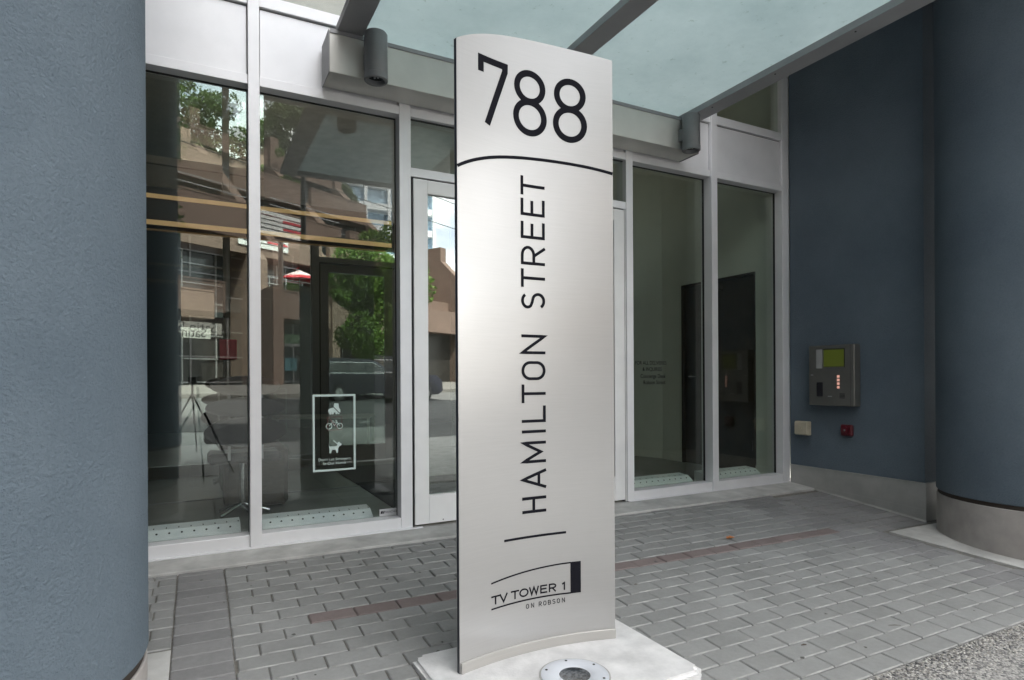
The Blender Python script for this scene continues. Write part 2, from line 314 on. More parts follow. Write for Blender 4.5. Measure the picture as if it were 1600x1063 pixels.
def gz(x, y): return -0.01 + 0.055*y - 0.012*x*min(1.0, max(0.0, -y/1.2))       # paving falls towards the street

# ================================================================== SETTING: ground
# terrain sheets on this side
def sheet(name, m, pts, zoff=0.0, kind='structure'):
    b = MB(); b.add([(x, y, z+zoff) for x, y, z in pts], [tuple(range(len(pts)))]); o = b.build(name, m); tag(o, kind=kind); return o
# street frame: measured in the mirror image of the glass, turned back
B0 = np.array([3.57, 27.86]); SD = np.array([math.sin(R(60)), math.cos(R(60))]); SN = np.array([math.cos(R(60)), -math.sin(R(60))])
YAW = R(0.4); MP = np.array([0.9, 1.80]); MN = np.array([math.sin(YAW), -math.cos(YAW)])   # inner lobby glazing
MP0 = np.array([0.9, 0.097]); MN0 = np.array([0.0, -1.0])                                  # outer panes
def unmirror(x, Y, inner=True):
    p, n = (MP, MN) if inner else (MP0, MN0)
    q = np.array([x, Y]); q = q-2*((q-p)@n)*n; return float(q[0]), float(q[1])
def W(s, n, z, inner=False):
    p = B0+SD*s+SN*n; return (*unmirror(p[0], p[1], inner), z)
def Wi(s, n, z): return W(s, n, z, True)
def groundY(x, y):
    Y = -y; xv, Yv = unmirror(x, y)
    near = -0.01-0.055*min(Y, 2.6)-0.02*max(0, Y-2.6)-0.012*min(max(x, -2), 6)
    n = (np.array([xv, Yv])-B0)@SN; far = 0.2-0.06*(n-8.3)
    if n < 1.5: far = 0.2-0.06*(1.5-8.3)
    t = min(1, max(0, (Y-9.0)/4.5)); t = t*t*(3-2*t)
    return near*(1-t)+far*t
def groundsheet(name, m, x0, x1, y0, y1, dz, nx=30, ny=30):
    b = MB(); v = []; f = []
    for j in range(ny+1):
        for i in range(nx+1):
            x = x0+(x1-x0)*i/nx; y = y0+(y1-y0)*j/ny; v.append((x, y, groundY(x, y)+dz))
    for j in range(ny):
        for i in range(nx): k = j*(nx+1)+i; f.append((k, k+1, k+nx+2, k+nx+1))
    b.add(v, f); return tag(b.build(name, m, smooth=True), kind='structure')
groundsheet('sidewalk', 'concrete', -40, 40, -9.4, -2.565, -0.012, 40, 12)
groundsheet('road', 'asphalt', -90, 90, -120, -9.4, -0.05, 90, 80)
# kerb between sidewalk and road
b = MB()
for i in range(40):
    x0 = -40+i*2; x1 = x0+1.985; z = groundY(x0+1, -9.4); b.box(x0, x1, -9.55, -9.4, z-0.35, z-0.008, c=0.012)
tag(b.build('kerb', 'concrete'), kind='structure')
b = MB()
for i in range(-8, 12):
    p = [Wi(i*3.0, 12.0, 0), Wi(i*3.0+1.6, 12.0, 0), Wi(i*3.0+1.6, 12.12, 0), Wi(i*3.0, 12.12, 0)]
    b.add([(x, y, groundY(x, y)-0.044) for x, y, z in p], [(0, 1, 2, 3)])
tag(b.build('road_marking', 'paint_line'), kind='structure')
# far pavement with kerb
b = MB(); v = []; f = []
ss = np.linspace(-40, 60, 41)
for s in ss:
    for n, dz in ((4.6, -0.2), (4.6, 0.10), (-4.0, 0.55)):
        p = Wi(s, n, 0); v.append((p[0], p[1], groundY(p[0], p[1])+dz if n > 0 else 0.78))
for i in range(len(ss)-1):
    for k in range(2): f.append((i*3+k, i*3+k+1, (i+1)*3+k+1, (i+1)*3+k))
b.add(v, f); tag(b.build('far_pavement', mat('worn_far_pavement', (.19, .18, .165), .9, 0, .25, 2)), kind='structure')

# bed under the pavers
XP0, XP1 = -1.7, 4.62
b = MB(); gx = np.linspace(-3, 7.5, 12); gy = np.linspace(-2.565, 0.05, 13)
b.add([(x, y, gz(x, y)-0.009) for y in gy for x in gx], [(j*12+i, j*12+i+1, j*12+i+13, j*12+i+12) for j in range(12) for i in range(11)])
paving = tag(b.build('paving', 'sand'), kind='structure')
# concrete threshold strip along the shopfront
b = MB(); tx_ = np.linspace(-3.0, 5.24, 9); pr = lambda x: [(x, 0.16, -0.30), (x, -0.272, -0.30), (x, -0.272, gz(x, -.272)+0.010), (x, -0.268, gz(x, -.272)+0.014), (x, -0.02, -0.0055), (x, 0.16, -0.0045)]
b.add([p for x in tx_ for p in pr(x)], [(i*6+k, i*6+(k+1) % 6, (i+1)*6+(k+1) % 6, (i+1)*6+k) for i in range(8) for k in range(6)]+[(0, 1, 2, 3, 4, 5), (53, 52, 51, 50, 49, 48)])
tag(b.build('threshold', 'concrete'), kind='structure')

# pavers ----------------------------------------------------------
PW, PL = 0.1063, 0.2135
def paver_mesh(l, w, name):
    c = 0.0044; h = 0.05; l2, w2 = l/2-0.0026, w/2-0.0020
    v = [(sx*(l2-c), sy*(w2-c), 0) for sx, sy in ((-1, -1), (1, -1), (1, 1), (-1, 1))]+[(sx*l2, sy*w2, -c) for sx, sy in ((-1, -1), (1, -1), (1, 1), (-1, 1))]+[(sx*l2, sy*w2, -h) for sx, sy in ((-1, -1), (1, -1), (1, 1), (-1, 1))]
    f = [(0, 1, 2, 3)]+[(4+i, 4+(i+1) % 4, (i+1) % 4, i) for i in range(4)]+[(8+i, 8+(i+1) % 4, 4+(i+1) % 4, 4+i) for i in range(4)]
    return v, f
PAD = (0.77, 1.755, -2.34, -1.69)
spots = []   # x, y, l, w, kind
def inpad(x, y): return PAD[0]-0.0 < x < PAD[1] and PAD[2] < y < PAD[3]
for k in range(22):
    y0 = -2.56+k*PW; y1 = min(y0+PW, -0.272)
    if y1-y0 < 0.015: continue
    yc = (y0+y1)/2; wd = y1-y0
    red = (k == 13)
    off = (0.5 if k % 2 else 0.0)*PL+random.uniform(-.012, .012)
    xs = 0.128                        # right of the soldier band
    x = xs-PL+((0.46-xs) % PL if red else off)-PL
    segs = []
    while x < XP1:
        segs.append((x, x+PL*(1+random.uniform(-.004, .004)))); x = segs[-1][1]
    for a, c in segs:
        a = max(a, xs); c = min(c, XP1)
        if c-a < 0.02: continue
        # clip by the sign pad
        parts_ = [(a, c)]
        if PAD[2] < yc < PAD[3]:
            parts_ = []
            if a < PAD[0]: parts_.append((a, min(c, PAD[0])))
            if c > PAD[1]: parts_.append((max(a, PAD[1]), c))
        for a_, c_ in parts_:
            if c_-a_ < 0.015: continue
            xc = (a_+c_)/2
            spots.append((xc, yc, c_-a_, wd, 'red' if (red and 0.45 < xc < 4.3) else ('dark' if xc > 4.15 and random.random() < .8 else 'grey')))
    # soldier band and the strip to its left
    spots.append((0.012, yc, 0.228, wd, 'dark'))
    if yc > -1.20:
        x = -0.104
        o2 = (PL*.5 if k % 2 else PL*0.4)
        first = True
        while x > XP0:
            l_ = o2 if first else PL; first = False
            spots.append((x-l_/2, yc, l_, wd, 'grey')); x -= l_
# right strip beside the wall
for k in range(22):
    y0 = -2.56+k*PW; yc = y0+PW/2
    if yc > -1.30 and y0+PW < -0.27:
        for j in range(3): spots.append((4.62+PL*(j+.5), yc, PL, PW, 'dark'))
def inframe(x, y, z):
    q = np.array([x, y, z])-CAM; d = q@FW
    if d < 0.3: return None
    px = 800+FPX*(q@RT)/d; py = CYP+FPX*(q@DN)/d
    return d if (-60 < px < 1660 and py < 1130) else None
vis = []
rest = []
for sp in spots:
    d = inframe(sp[0], sp[1], gz(sp[0], sp[1]))
    hidden = sp[0] < -0.2 and sp[1] < -0.9
    if d is None or hidden: rest.append(sp)
    else: vis.append((d/(sp[2]*sp[3])**.5, sp))
vis.sort(key=lambda q: q[0]); rest += [q[1] for q in vis[296:]]; near = [q[1] for q in vis[:296]]
cache = {}
MK = {'grey': 'paver', 'dark': 'paver_dark', 'red': 'paver_red'}
def pplace():
    return random.gauss(0, 0.0009), random.gauss(0, 0.0035), random.gauss(0, 0.0045), random.gauss(0, .002)
for (x, y, l, wd, kd) in near:
    key = (round(l, 2), round(wd, 3), kd)
    if key not in cache:
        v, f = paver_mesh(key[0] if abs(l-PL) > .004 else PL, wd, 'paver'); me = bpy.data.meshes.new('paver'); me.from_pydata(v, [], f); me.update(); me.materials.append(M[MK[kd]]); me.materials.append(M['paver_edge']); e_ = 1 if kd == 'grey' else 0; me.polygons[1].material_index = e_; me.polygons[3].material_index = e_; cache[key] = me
    o = bpy.data.objects.new('paver', cache[key]); dz, tx, ty, tz = pplace()
    if kd == 'red': o['label'] = 'dull red clay paver in the band'
    o.location = (x, y, gz(x, y)+dz); o.rotation_euler = (0.055+tx, 0.012+ty, tz); COL.objects.link(o); o.parent = paving
for kd in ('grey', 'dark', 'red'):
    b = MB()
    for (x, y, l, wd, k_) in rest:
        if k_ != kd: continue
        v, f = paver_mesh(l, wd, ''); dz, tx, ty, tz = pplace()
        mt = Matrix.Translation((x, y, gz(x, y)+dz)) @ Matrix.Rotation(tz, 4, 'Z') @ Matrix.Rotation(0.012+ty, 4, 'Y') @ Matrix.Rotation(0.055+tx, 4, 'X')
        b.add([tuple(mt @ Vector(q)) for q in v], f, random.random())
    if b.n: tag(b.build('further_pavers', MK[kd], paving, attr=True), kind='stuff')
# flat concrete surrounds of the two columns
def slab(name, x0, x1, y0, y1, dz=0.004):
    b = MB(); T = [(x0, y0), (x1, y0), (x1, y1), (x0, y1)]
    b.add([(x, y, gz(x, y)+dz) for x, y in T]+[(x, y, gz(x, y)-0.1) for x, y in T], [(0, 1, 2, 3), (4, 7, 6, 5), (0, 4, 5, 1), (1, 5, 6, 2), (2, 6, 7, 3), (3, 7, 4, 0)])
    return tag(b.build(name, 'concrete'), kind='structure')
slab('column_surround', -2.9, -0.104, -2.56, -1.21)
slab('column_surround', 4.65, 7.4, -2.56, -1.33, 0.006)

# exposed aggregate walk, pebbles modelled where the photograph shows them
b = MB(); xs_ = np.linspace(1.5, 6.5, 26); 
b.add([(1.5, -2.565, gz(1.5, -2.565)-0.004), (7.4, -2.565, gz(7.4, -2.565)-0.004), (7.4, -3.9, gz(7.4, -3.9)-0.004+0.03), (1.5, -3.9, gz(1.5, -3.9)-0.004+0.03)], [(0, 1, 2, 3)])
tag(b.build('aggregate_walk', 'aggregate'), kind='structure')
bm = bmesh.new(); bmesh.ops.create_icosphere(bm, subdivisions=1, radius=1); ico_v = np.array([tuple(q.co) for q in bm.verts]); ico_f = [tuple(q.index for q in f.verts) for f in bm.faces]; bm.free()
b = MB(); ico_f = np.array(ico_f)
VV = []; FF = []; RR = []; n = 0
for i in range(13500):
    x = RNG.uniform(2.1, 4.9); y = RNG.uniform(-3.15, -2.571)
    if inframe(x, y, gz(x, y)) is None: continue
    s = RNG.uniform(0.0028, 0.0070); sc = s*np.array([RNG.uniform(.8, 1.4), RNG.uniform(.8, 1.2), RNG.uniform(.45, .7)])
    an = RNG.uniform(0, PI); v = ico_v*sc*RNG.uniform(.85, 1.15, (len(ico_v), 1)); ca, sa = math.cos(an), math.sin(an)
    v = np.stack([v[:, 0]*ca-v[:, 1]*sa+x, v[:, 0]*sa+v[:, 1]*ca+y, v[:, 2]+gz(x, y)-0.002+RNG.uniform(-.001, .001)], 1)
    VV.append(v); FF.append(ico_f+n); n += len(v); RR += [RNG.uniform()]*len(v)
me = bpy.data.meshes.new('pebbles'); me.from_pydata(np.concatenate(VV).tolist(), [], np.concatenate(FF).tolist()); me.update()
at = me.attributes.new('rnd', 'FLOAT', 'POINT'); at.data.foreach_set('value', np.array(RR, dtype=np.float32)); me.materials.append(M['pebble'])
me.polygons.foreach_set('use_smooth', [True]*len(me.polygons))
o = bpy.data.objects.new('pebbles', me); COL.objects.link(o); tag(o, kind='stuff', label='grey and white pebbles set in the walk at the edge of the paving', cat='pebbles')

# ================================================================== BUILDING
bld = thing('lobby_shopfront', 'silver aluminium framed glass lobby front with pale metal panels above', 'shopfront', (0, 0, 0))
XL = -0.60
# mullions
MU = [(0.285, 0.352), (1.250, 1.333), (3.218, 3.290), (4.190, 4.262), (5.150, 5.238)]
for i, (a, c_) in enumerate(MU):
    part('mullion', 'alu', bld, (a, c_, -0.012 if i in (0, 3) else 0.0, 0.13, 0.0, 5.9), c=0.002)
    if i in (1, 4): pass
part('end_jamb', 'alu', bld, (5.2405, 5.262, 0.012, 0.13, 0.0, 5.9), c=0.002)
def bays():
    return [(XL, 0.285), (0.352, 1.250), (3.290, 4.190), (4.262, 5.150)]
eps = 0.0005
for a, c_ in bays():
    part('sill', 'alu', bld, (a+eps, c_-eps, 0.002, 0.128, 0.0, 0.079), c=0.002)
for a, c_ in bays()+[(1.333, 3.218)]:
    part('transom', 'alu', bld, (a+eps, c_-eps, 0.002, 0.128, 2.886, 2.946), c=0.002)
    part('transom', 'alu', bld, (a+eps, c_-eps, 0.002, 0.128, 3.386, 3.462), c=0.002)
    part('transom', 'alu', bld, (a+eps, c_-eps, 0.002, 0.128, 4.62, 4.70), c=0.002)
    part('spandrel_panel', 'alu_panel', bld, (a+0.006, c_-0.006, 0.024, 0.08, 2.949, 3.378))
    part('shadow_gap', 'gasket', bld, (a+eps, c_-eps, 0.030, 0.10, 3.3785, 3.3855))
    for z0, z1 in ((3.464, 4.618), (4.703, 5.88)):
        part('glass_pane', 'glass', bld, (a+0.003, c_-0.003, 0.045, 0.051, z0, z1))
for a, c_ in bays():
    if c_ < 1.5:
        part('glass_pane', 'glass_left', bld, (a+0.004, c_-0.004, 0.094, 0.100, 0.082, 2.882))
    else: part('glass_pane', 'glass', bld, (a+0.004, c_-0.004, 0.094, 0.100, 0.082, 2.882))
    part('gasket', 'gasket', bld, (a+eps, c_-eps, 0.086, 0.108, 2.8825, 2.8855), (a+eps, a+0.0035, 0.086, 0.108, 0.08, 2.882), (c_-0.0035, c_-eps, 0.086, 0.108, 0.08, 2.882))
# flashing under the sill
part('sill_flashing', 'alu', bld, (XL, 1.40, -0.022, 0.0, -0.0035, 0.006))
part('sill_flashing', 'alu', bld, (3.22, 5.2, -0.016, 0.0, -0.0035, 0.005))
# ---- door set
DX0, DX1 = 1.333, 3.218; DT = 2.49
part('door_head', 'alu', bld, (DX0+eps, DX1-eps, 0.004, 0.12, 2.468, 2.53), c=0.002)
part('glass_pane', 'glass', bld, (DX0+.003, DX1-.003, 0.045, 0.051, 2.533, 2.883))
part('gasket', 'gasket', bld, (DX0+eps, DX1-eps, 0.036, 0.06, 2.8825, 2.8855))
def door(x0, x1, hinge_left, label):
    d = thing('lobby_door', label, 'door', (x0, 0, 0), 'lobby door leaves')
    zt = 2.458; zb = 0.016; fw = 0.105
    part('stile', 'door_alu', d, (x0, x0+fw, 0.004, 0.05, zb, zt), c=0.002)
    part('stile', 'door_alu', d, (x1-fw, x1, 0.004, 0.05, zb, zt), c=0.002)
    part('top_rail', 'door_alu', d, (x0+fw+eps, x1-fw-eps, 0.0045, 0.0495, zt-0.098, zt-0.0005), c=0.002)
    part('bottom_rail', 'door_alu', d, (x0+fw+eps, x1-fw-eps, 0.0045, 0.0495, zb+.0005, 0.218), c=0.002)
    part('glass_pane', 'door_glass', d, (x0+fw+.002, x1-fw-.002, 0.024, 0.030, 0.2185, zt-0.099))
    b = MB()
    for k in (-1, 1): b.add(*(lambda q: (q.v, q.f))(MB().cyl((0.5*(x0+x1)+k*0.25, 0.0, 0.035), (0.5*(x0+x1)+k*0.25, 0.006, 0.035), 0.004, seg=8)))
    b.build('screw', 'gasket', d)
    xh = (x1-0.05) if hinge_left else (x0+0.05)
    b = MB(); b.tube([(xh, 0.0, 0.85), (xh, -0.045, 0.87), (xh, -0.045, 1.27), (xh, 0.0, 1.29)], 0.011, 10); b.build('pull_handle', 'chrome', d, smooth='auto')
    return d
door(1.352, 2.270, True, 'left leaf of the silver glass lobby door behind the sign')
door(2.278, 3.198, False, 'right leaf of the silver glass lobby door, mostly behind the sign')
part('gasket', 'gasket', bld, (1.3335, 1.3515, 0.02, 0.1, 0.0, 2.467), (3.1985, 3.2175, 0.02, 0.1, 0.0, 2.467), (1.3515, 3.1985, 0.02, 0.1, 2.4585, 2.4675))
part('door_stop', 'door_alu', bld, (3.2010, 3.2100, 0.0, 0.019, 0.0, 2.466), c=.001)

# interior room -----------------------------------------------------
tag(part('lobby_floor', 'int_floor', None, (-6, 5.62, 0.165, 9.5, -0.3, 0.0)), kind='structure')
lfl = bpy.data.objects['lobby_floor']
tm = part('tile', 'int_tile', lfl, (0, 0.598, 0, 0.598, 0.0003, 0.004)); first = True
for i in range(-2, 9):
    for j in range(0, 11):
        o = tm if first else tm.copy()
        if not first: COL.objects.link(o)
        first = False; o.location = (i*0.6-0.1, 0.17+j*0.6, 0)
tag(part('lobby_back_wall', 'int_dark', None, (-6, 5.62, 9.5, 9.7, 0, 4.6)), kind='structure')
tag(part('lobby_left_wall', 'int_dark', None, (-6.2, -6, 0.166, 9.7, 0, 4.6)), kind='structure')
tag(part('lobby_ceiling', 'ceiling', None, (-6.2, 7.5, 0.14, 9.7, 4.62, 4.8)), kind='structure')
tag(part('vestibule_side_wall', 'int_wall', None, (5.28, 5.62, 0.14, 0.44, 0, 4.6), (5.28, 5.62, 0.44, 1.54, 2.17, 4.6), (5.28, 5.62, 1.54, 1.9, 0, 4.6)), kind='structure')
b = MB(); P = [(5.28, 1.9), (5.62, 1.9), (5.62, 2.4), (4.6, 4.6), (4.4, 4.5)]
b.prism(P[:1]+P[1:], lambda p: (p[0], p[1], 0), lambda p: (p[0], p[1], 4.6)); tag(b.build('vestibule_angled_wall', 'int_wall'), kind='structure')
tag(part('vestibule_back_wall', 'int_wall', None, (3.5, 4.45, 4.5, 4.7, 0, 4.6)), kind='structure')
part('skirting_board', 'int_wall', bpy.data.objects['vestibule_side_wall'], (5.268, 5.28, 1.54, 1.9, 0, 0.1), (5.268, 5.28, 0.14, 0.44, 0, 0.1))
idr = thing('service_door', 'dark interior door with a lever handle beside the lobby glass', 'door', (5.3, 1.0, 0))
part('door_leaf', 'wood_dark', idr, (5.30, 5.35, 0.47, 1.51, 0.006, 2.14), c=.003)
part('door_frame', 'wood_dark', idr, (5.262, 5.36, 0.442, 0.468, 0, 2.165), (5.262, 5.36, 1.512, 1.538, 0, 2.165), (5.262, 5.36, 0.469, 1.511, 2.142, 2.165))
b = MB(); b.cyl((5.30, 1.40, 1.05), (5.285, 1.40, 1.05), 0.03, seg=20); b.tube([(5.287, 1.40, 1.05), (5.25, 1.40, 1.05), (5.248, 1.36, 1.05), (5.25, 1.28, 1.048)], 0.01, 8); b.build('lever_handle', 'chrome', idr, smooth='auto')
part('closer', 'wood_dark', idr, (5.24, 5.299, 0.9, 1.15, 2.03, 2.10), c=.004)
for z in (0.25, 1.1, 1.9): part('hinge', 'chrome', idr, (5.291, 5.300, 0.476, 0.50, z, z+0.11))
iw = thing('inner_window', 'tall dark window in a pale frame on the inner lobby wall', 'window', (5.0, 3.5, 0))
def wallpt(tt, off, z):   # on the angled wall face
    a = np.array([5.28, 1.9]); c = np.array([4.4, 4.5]); p = a+(c-a)*tt; nn = np.array([-(c-a)[1], (c-a)[0]]); nn = nn/np.linalg.norm(nn); 
    if nn[0] > 0: nn = -nn
    p = p+nn*off; return (p[0], p[1], z)
for nm, mt, t0, t1, z0, z1, o_ in (('frame', 'int_wall', 0.30, 0.36, 0.35, 2.2, 0.03), ('frame', 'int_wall', 0.62, 0.68, 0.35, 2.2, 0.03), ('frame', 'int_wall', 0.36, 0.62, 0.35, 0.42, 0.03), ('frame', 'int_wall', 0.36, 0.62, 2.13, 2.2, 0.03), ('pane', 'far_glass', 0.361, 0.619, 0.421, 2.129, 0.01)):
    b = MB(); b.add([wallpt(t_, q, z) for z in (z0, z1) for q in (0.001, o_) for t_ in (t0, t1)], [(0, 2, 3, 1), (4, 5, 7, 6), (0, 1, 5, 4), (2, 6, 7, 3), (0, 4, 6, 2), (1, 3, 7, 5)]); b.build(nm, mt, iw)
# lobby furniture ---------------------------------------------------
ip = thing('inner_glass_screen', 'reflective glass screen inside the lobby under a box with warm light strips', 'glass screen', (0.9, 1.8, 0))
IS = Matrix.Translation((0.9, 1.80, 0)) @ Matrix.Rotation(YAW, 4, 'Z')
def ispart(nm, m, *q, c=0.0):
    b = MB(); b.box(*q, c=c); b.v = [tuple(IS @ Vector(p)) for p in b.v]; return b.build(nm, m, ip)
ispart('screen_pane', 'inner_glass', -1.49, 0.86, 0.0, 0.008, 0.012, 2.325)
ispart('screen_pane', 'inner_glass', -1.49, -0.36, 0.0, 0.008, 2.585, 4.61)
ispart('floor_channel', 'steel_grey', -1.49, 0.86, -0.012, 0.020, 0.001, 0.011)
ispart('end_post', 'steel_grey', 0.861, 0.875, -0.012, 0.020, 0.001, 2.325)
ispart('light_box', 'int_dark', -1.49, 0.78, -0.10, 0.22, 2.335, 2.575, c=.004)
ispart('added_fill_panel', 'cove', -1.45, 0.76, -0.06, 0.18, 2.5755, 2.583)  # added upward-glowing panel, hidden on top of the box, brightens the lobby
ispart('cove_lip', 'int_dark', -1.49, 0.78, -0.10, -0.085, 2.5755, 2.64)
ispart('light_strip', 'warm', -1.49, 0.785, -0.112, -0.1015, 2.325, 2.365)
ispart('light_strip', 'warm', -1.49, 0.785, -0.112, -0.1015, 2.545, 2.58)
tag(part('partition_panel', 'wood_dark', None, (0.42, 0.98, 5.6, 5.8, 0.0, 2.25), c=.01), 'dark freestanding partition panel at the back of the lobby', 'partition')
tag(part('red_wall_panel', 'red_art', None, (0.165, 0.30, 1.62, 1.64, 1.22, 1.39), c=.003), 'small deep red square sign hanging before the inner glass screen', 'wall panel')
tag(part('ottoman', 'ottoman', None, (0.185, 0.66, 1.20, 1.62, 0.02, 0.50), c=.03), 'brown fabric cube ottoman behind the first mullion', 'ottoman')
ch = thing('lounge_chair', 'black lobby chair with three curved back slats', 'chair', (0.15, 1.0, 0))
CH = lambda x, y, z: (0.075+x*.80, 0.80+(y-3.3)*.35-0.0, z)
for i, (zz, wd_) in enumerate(((1.0, 0.30), (0.84, 0.34), (0.66, 0.35))):
    b = MB(); hh = 0.075 if i < 2 else 0.11; pts = [(wd_*math.cos(q), hh*math.sin(q)) for q in np.linspace(0, 2*PI, 28, endpoint=False)]
    f0 = lambda p: CH(0.30+p[0], 3.30-0.35*p[0]**2, zz+p[1]); f1 = lambda p: CH(0.30+p[0], 3.36-0.35*p[0]**2, zz+p[1]); b.prism(pts, f0, f1); b.build('back_slat', 'black_leather', ch)
for x in (0.16, 0.44): part('back_rail', 'steel_grey', ch, (x*.8+.075-.010, x*.8+.075+.010, .823, .837, 0.45, 1.06))
part('seat', 'black_leather', ch, (0.06, 0.57, .84, 1.16, 0.42, 0.50), c=.03)
b = MB(); b.cyl((0.3, .99, 0.06), (0.3, .99, 0.42), 0.022)
for q in range(5): b.tube([(0.3, .99, 0.1), (0.3+.19*math.cos(q*1.257), .99+.19*math.sin(q*1.257), 0.03)], 0.013)
b.build('pedestal', 'chrome', ch, smooth='auto')
tb = thing('low_table', 'low white table with thin legs inside the second pane', 'table', (1.7, 5.4, 0))
TT = Matrix.Translation((1.75, 5.9, 0)) @ Matrix.Rotation(R(-20), 4, 'Z')
def tpart(nm, *q):
    b = MB(); b.box(*q, c=.004); b.v = [tuple(TT @ Vector(p)) for p in b.v]; b.build(nm, 'white_table', tb)
tpart('table_top', -0.8, 0.8, -0.4, 0.4, 0.43, 0.46)
for sx in (-1, 1):
    for sy in (-1, 1): tpart('leg', sx*.79, sx*.75, sy*.39, sy*.35, 0, 0.43)
tag(part('entrance_mat', 'mat', None, (1.39, 3.2, 0.5, 1.97, 0.005, 0.014)), 'black entrance mat on the lobby floor behind the door', 'mat')
def convector(x0, x1, label):
    t_ = thing('convector_heater', label, 'heater', (x0, .2, 0), 'floor convectors along the lobby glass')
    b = MB(); b.add([(x, y, z) for x in (x0, x1) for y, z in ((0.155, 0.004), (0.155, 0.085), (0.215, 0.122), (0.34, 0.130), (0.34, 0.004))], [(0, 1, 6, 5), (1, 2, 7, 6), (2, 3, 8, 7), (3, 4, 9, 8), (0, 4, 3, 2, 1), (5, 6, 7, 8, 9)]); b.build('housing', 'teal_metal', t_)
    x = x0+0.05; h0 = None
    while x < x1-0.03:
        if h0 is None:
            b = MB(); b.cyl((0, 0, 0), (0, -.0014, .0017), .0062, seg=10); h0 = b.build('hole', 'hole', t_); b = MB(); b.box(-.003, .003, 0, .08, 0, .0012); s0 = b.build('slot', 'hole', t_); o1, o2 = h0, s0
        else:
            o1 = h0.copy(); o2 = s0.copy(); COL.objects.link(o1); COL.objects.link(o2); o1.parent = t_; o2.parent = t_
        o1.matrix_parent_inverse = t_.matrix_basis.inverted(); o2.matrix_parent_inverse = t_.matrix_basis.inverted()
        o1.location = (x, 0.185, 0.1048); o2.location = (x+.05, 0.235, 0.1240); x += 0.068
convector(-0.55, 0.24, 'pale convector with round holes behind the leftmost pane')
convector(0.37, 1.09, 'pale convector with round holes behind the pane with the stickers')
convector(3.32, 4.10, 'pale convector behind the pane with the delivery notice')
convector(4.30, 5.0, 'pale convector behind the rightmost pane')

# upper wall of the tower over the entrance, and its mass (it shades the court)
tower = thing('tower_block', 'tall blue building above the lobby entrance', 'building', (0, 5, 0))
part('upper_wall', 'stucco', tower, (-9, 20, 0.14, 16, 5.9, 19.0))
part('side_wall', 'stucco', tower, (6.9, 20, 0.14, 16, -0.5, 5.899))
part('side_wall', 'stucco', tower, (-16, -6.2, 0.14, 16, -0.5, 5.899))
part('rear_wall', 'stucco', tower, (-6.19, 6.89, 9.71, 16, -0.5, 5.899))
OVX0, OVZ = 4.02, 4.32
part('overhang', 'stucco', tower, (OVX0, 20, -6.2, -0.02, OVZ, 19.0))  # unseen; its low height and long reach are shaped to shade the right side
part('overhang', 'stucco', tower, (-14, -1.2, -2.75, 0.139, 6.4, 19.0)) if False else None
nbk = thing('added_sky_blocker', 'unseen plain blue stucco block added left of the entrance to block the sky', 'building', (-12, -5, 0)); part('wall', 'stucco', nbk, (-34, -3.2, -8.8, 0.10, -0.8, 19.0))  # unseen block added to cut sky light from the left
lw = thing('blue_return_wall', 'blue stucco return wall hidden behind the left column', 'wall', (-0.6, -0.6, 0))
part('wall_face', 'stucco', lw, (-2.4, -0.601, -1.25, 0.13, 0.172, 5.899)); part('plinth', 'plinth', lw, (-2.4, -0.590, -1.262, -0.001, -0.3, 0.160))
# blue side wall at right with metal plinth
bw = thing('blue_side_wall', 'dark blue stucco wall at right of the glass with a grey metal plinth', 'wall', (5.27, -0.6, 0))
part('wall_face', 'stucco', bw, (5.272, 6.9, -1.25, 0.011, 0.172, 4.31))
b = MB(); zb = lambda y: gz(5.26, y)+0.004
b.add([(5.256, -1.268, zb(-1.268)), (5.256, -0.001, zb(0)), (5.256, -0.001, 0.160), (5.256, -1.268, 0.160), (6.9, -1.268, zb(-1.268)), (6.9, -1.268, 0.160), (6.9, -0.001, .160), (6.9, -.001, zb(0))], [(0, 1, 2, 3), (0, 3, 5, 4), (3, 2, 6, 5)])
b.build('plinth', 'plinth', bw)
part('plinth_cap', 'plinth', bw, (5.250, 6.9, -1.274, -0.001, 0.1605, 0.1715))
b = MB(); b.add([(5.2545, -1.2695, zb(-1.27)-0.02), (5.2545, -0.002, zb(0)-0.03), (5.2545, -0.002, zb(0)+0.012), (5.2545, -1.2695, -0.045), (5.2515, -1.2695, zb(-1.27)-0.02), (5.2515, -0.002, zb(0)-0.03), (5.2515, -0.002, zb(0)+0.012), (5.2515, -1.2695, -0.045)], [(0, 1, 2, 3), (4, 5, 6, 7), (2, 3, 7, 6), (0, 1, 5, 4), (0, 3, 7, 4)]); b.build('lower_flashing', 'plinth', bw)
b = MB(); b.add([(5.2505, -1.27, zb(-1.27)-0.004), (5.2505, -.002, zb(0)-.004), (5.2505, -.002, zb(0)+.006), (5.2505, -1.27, zb(-1.27)+.008), (5.236, -1.27, zb(-1.27)-0.004), (5.236, -.002, zb(0)-.004)], [(0, 1, 2, 3), (4, 5, 2, 3), (4, 5, 1, 0)]); b.build('base_trim', 'plinth', bw)

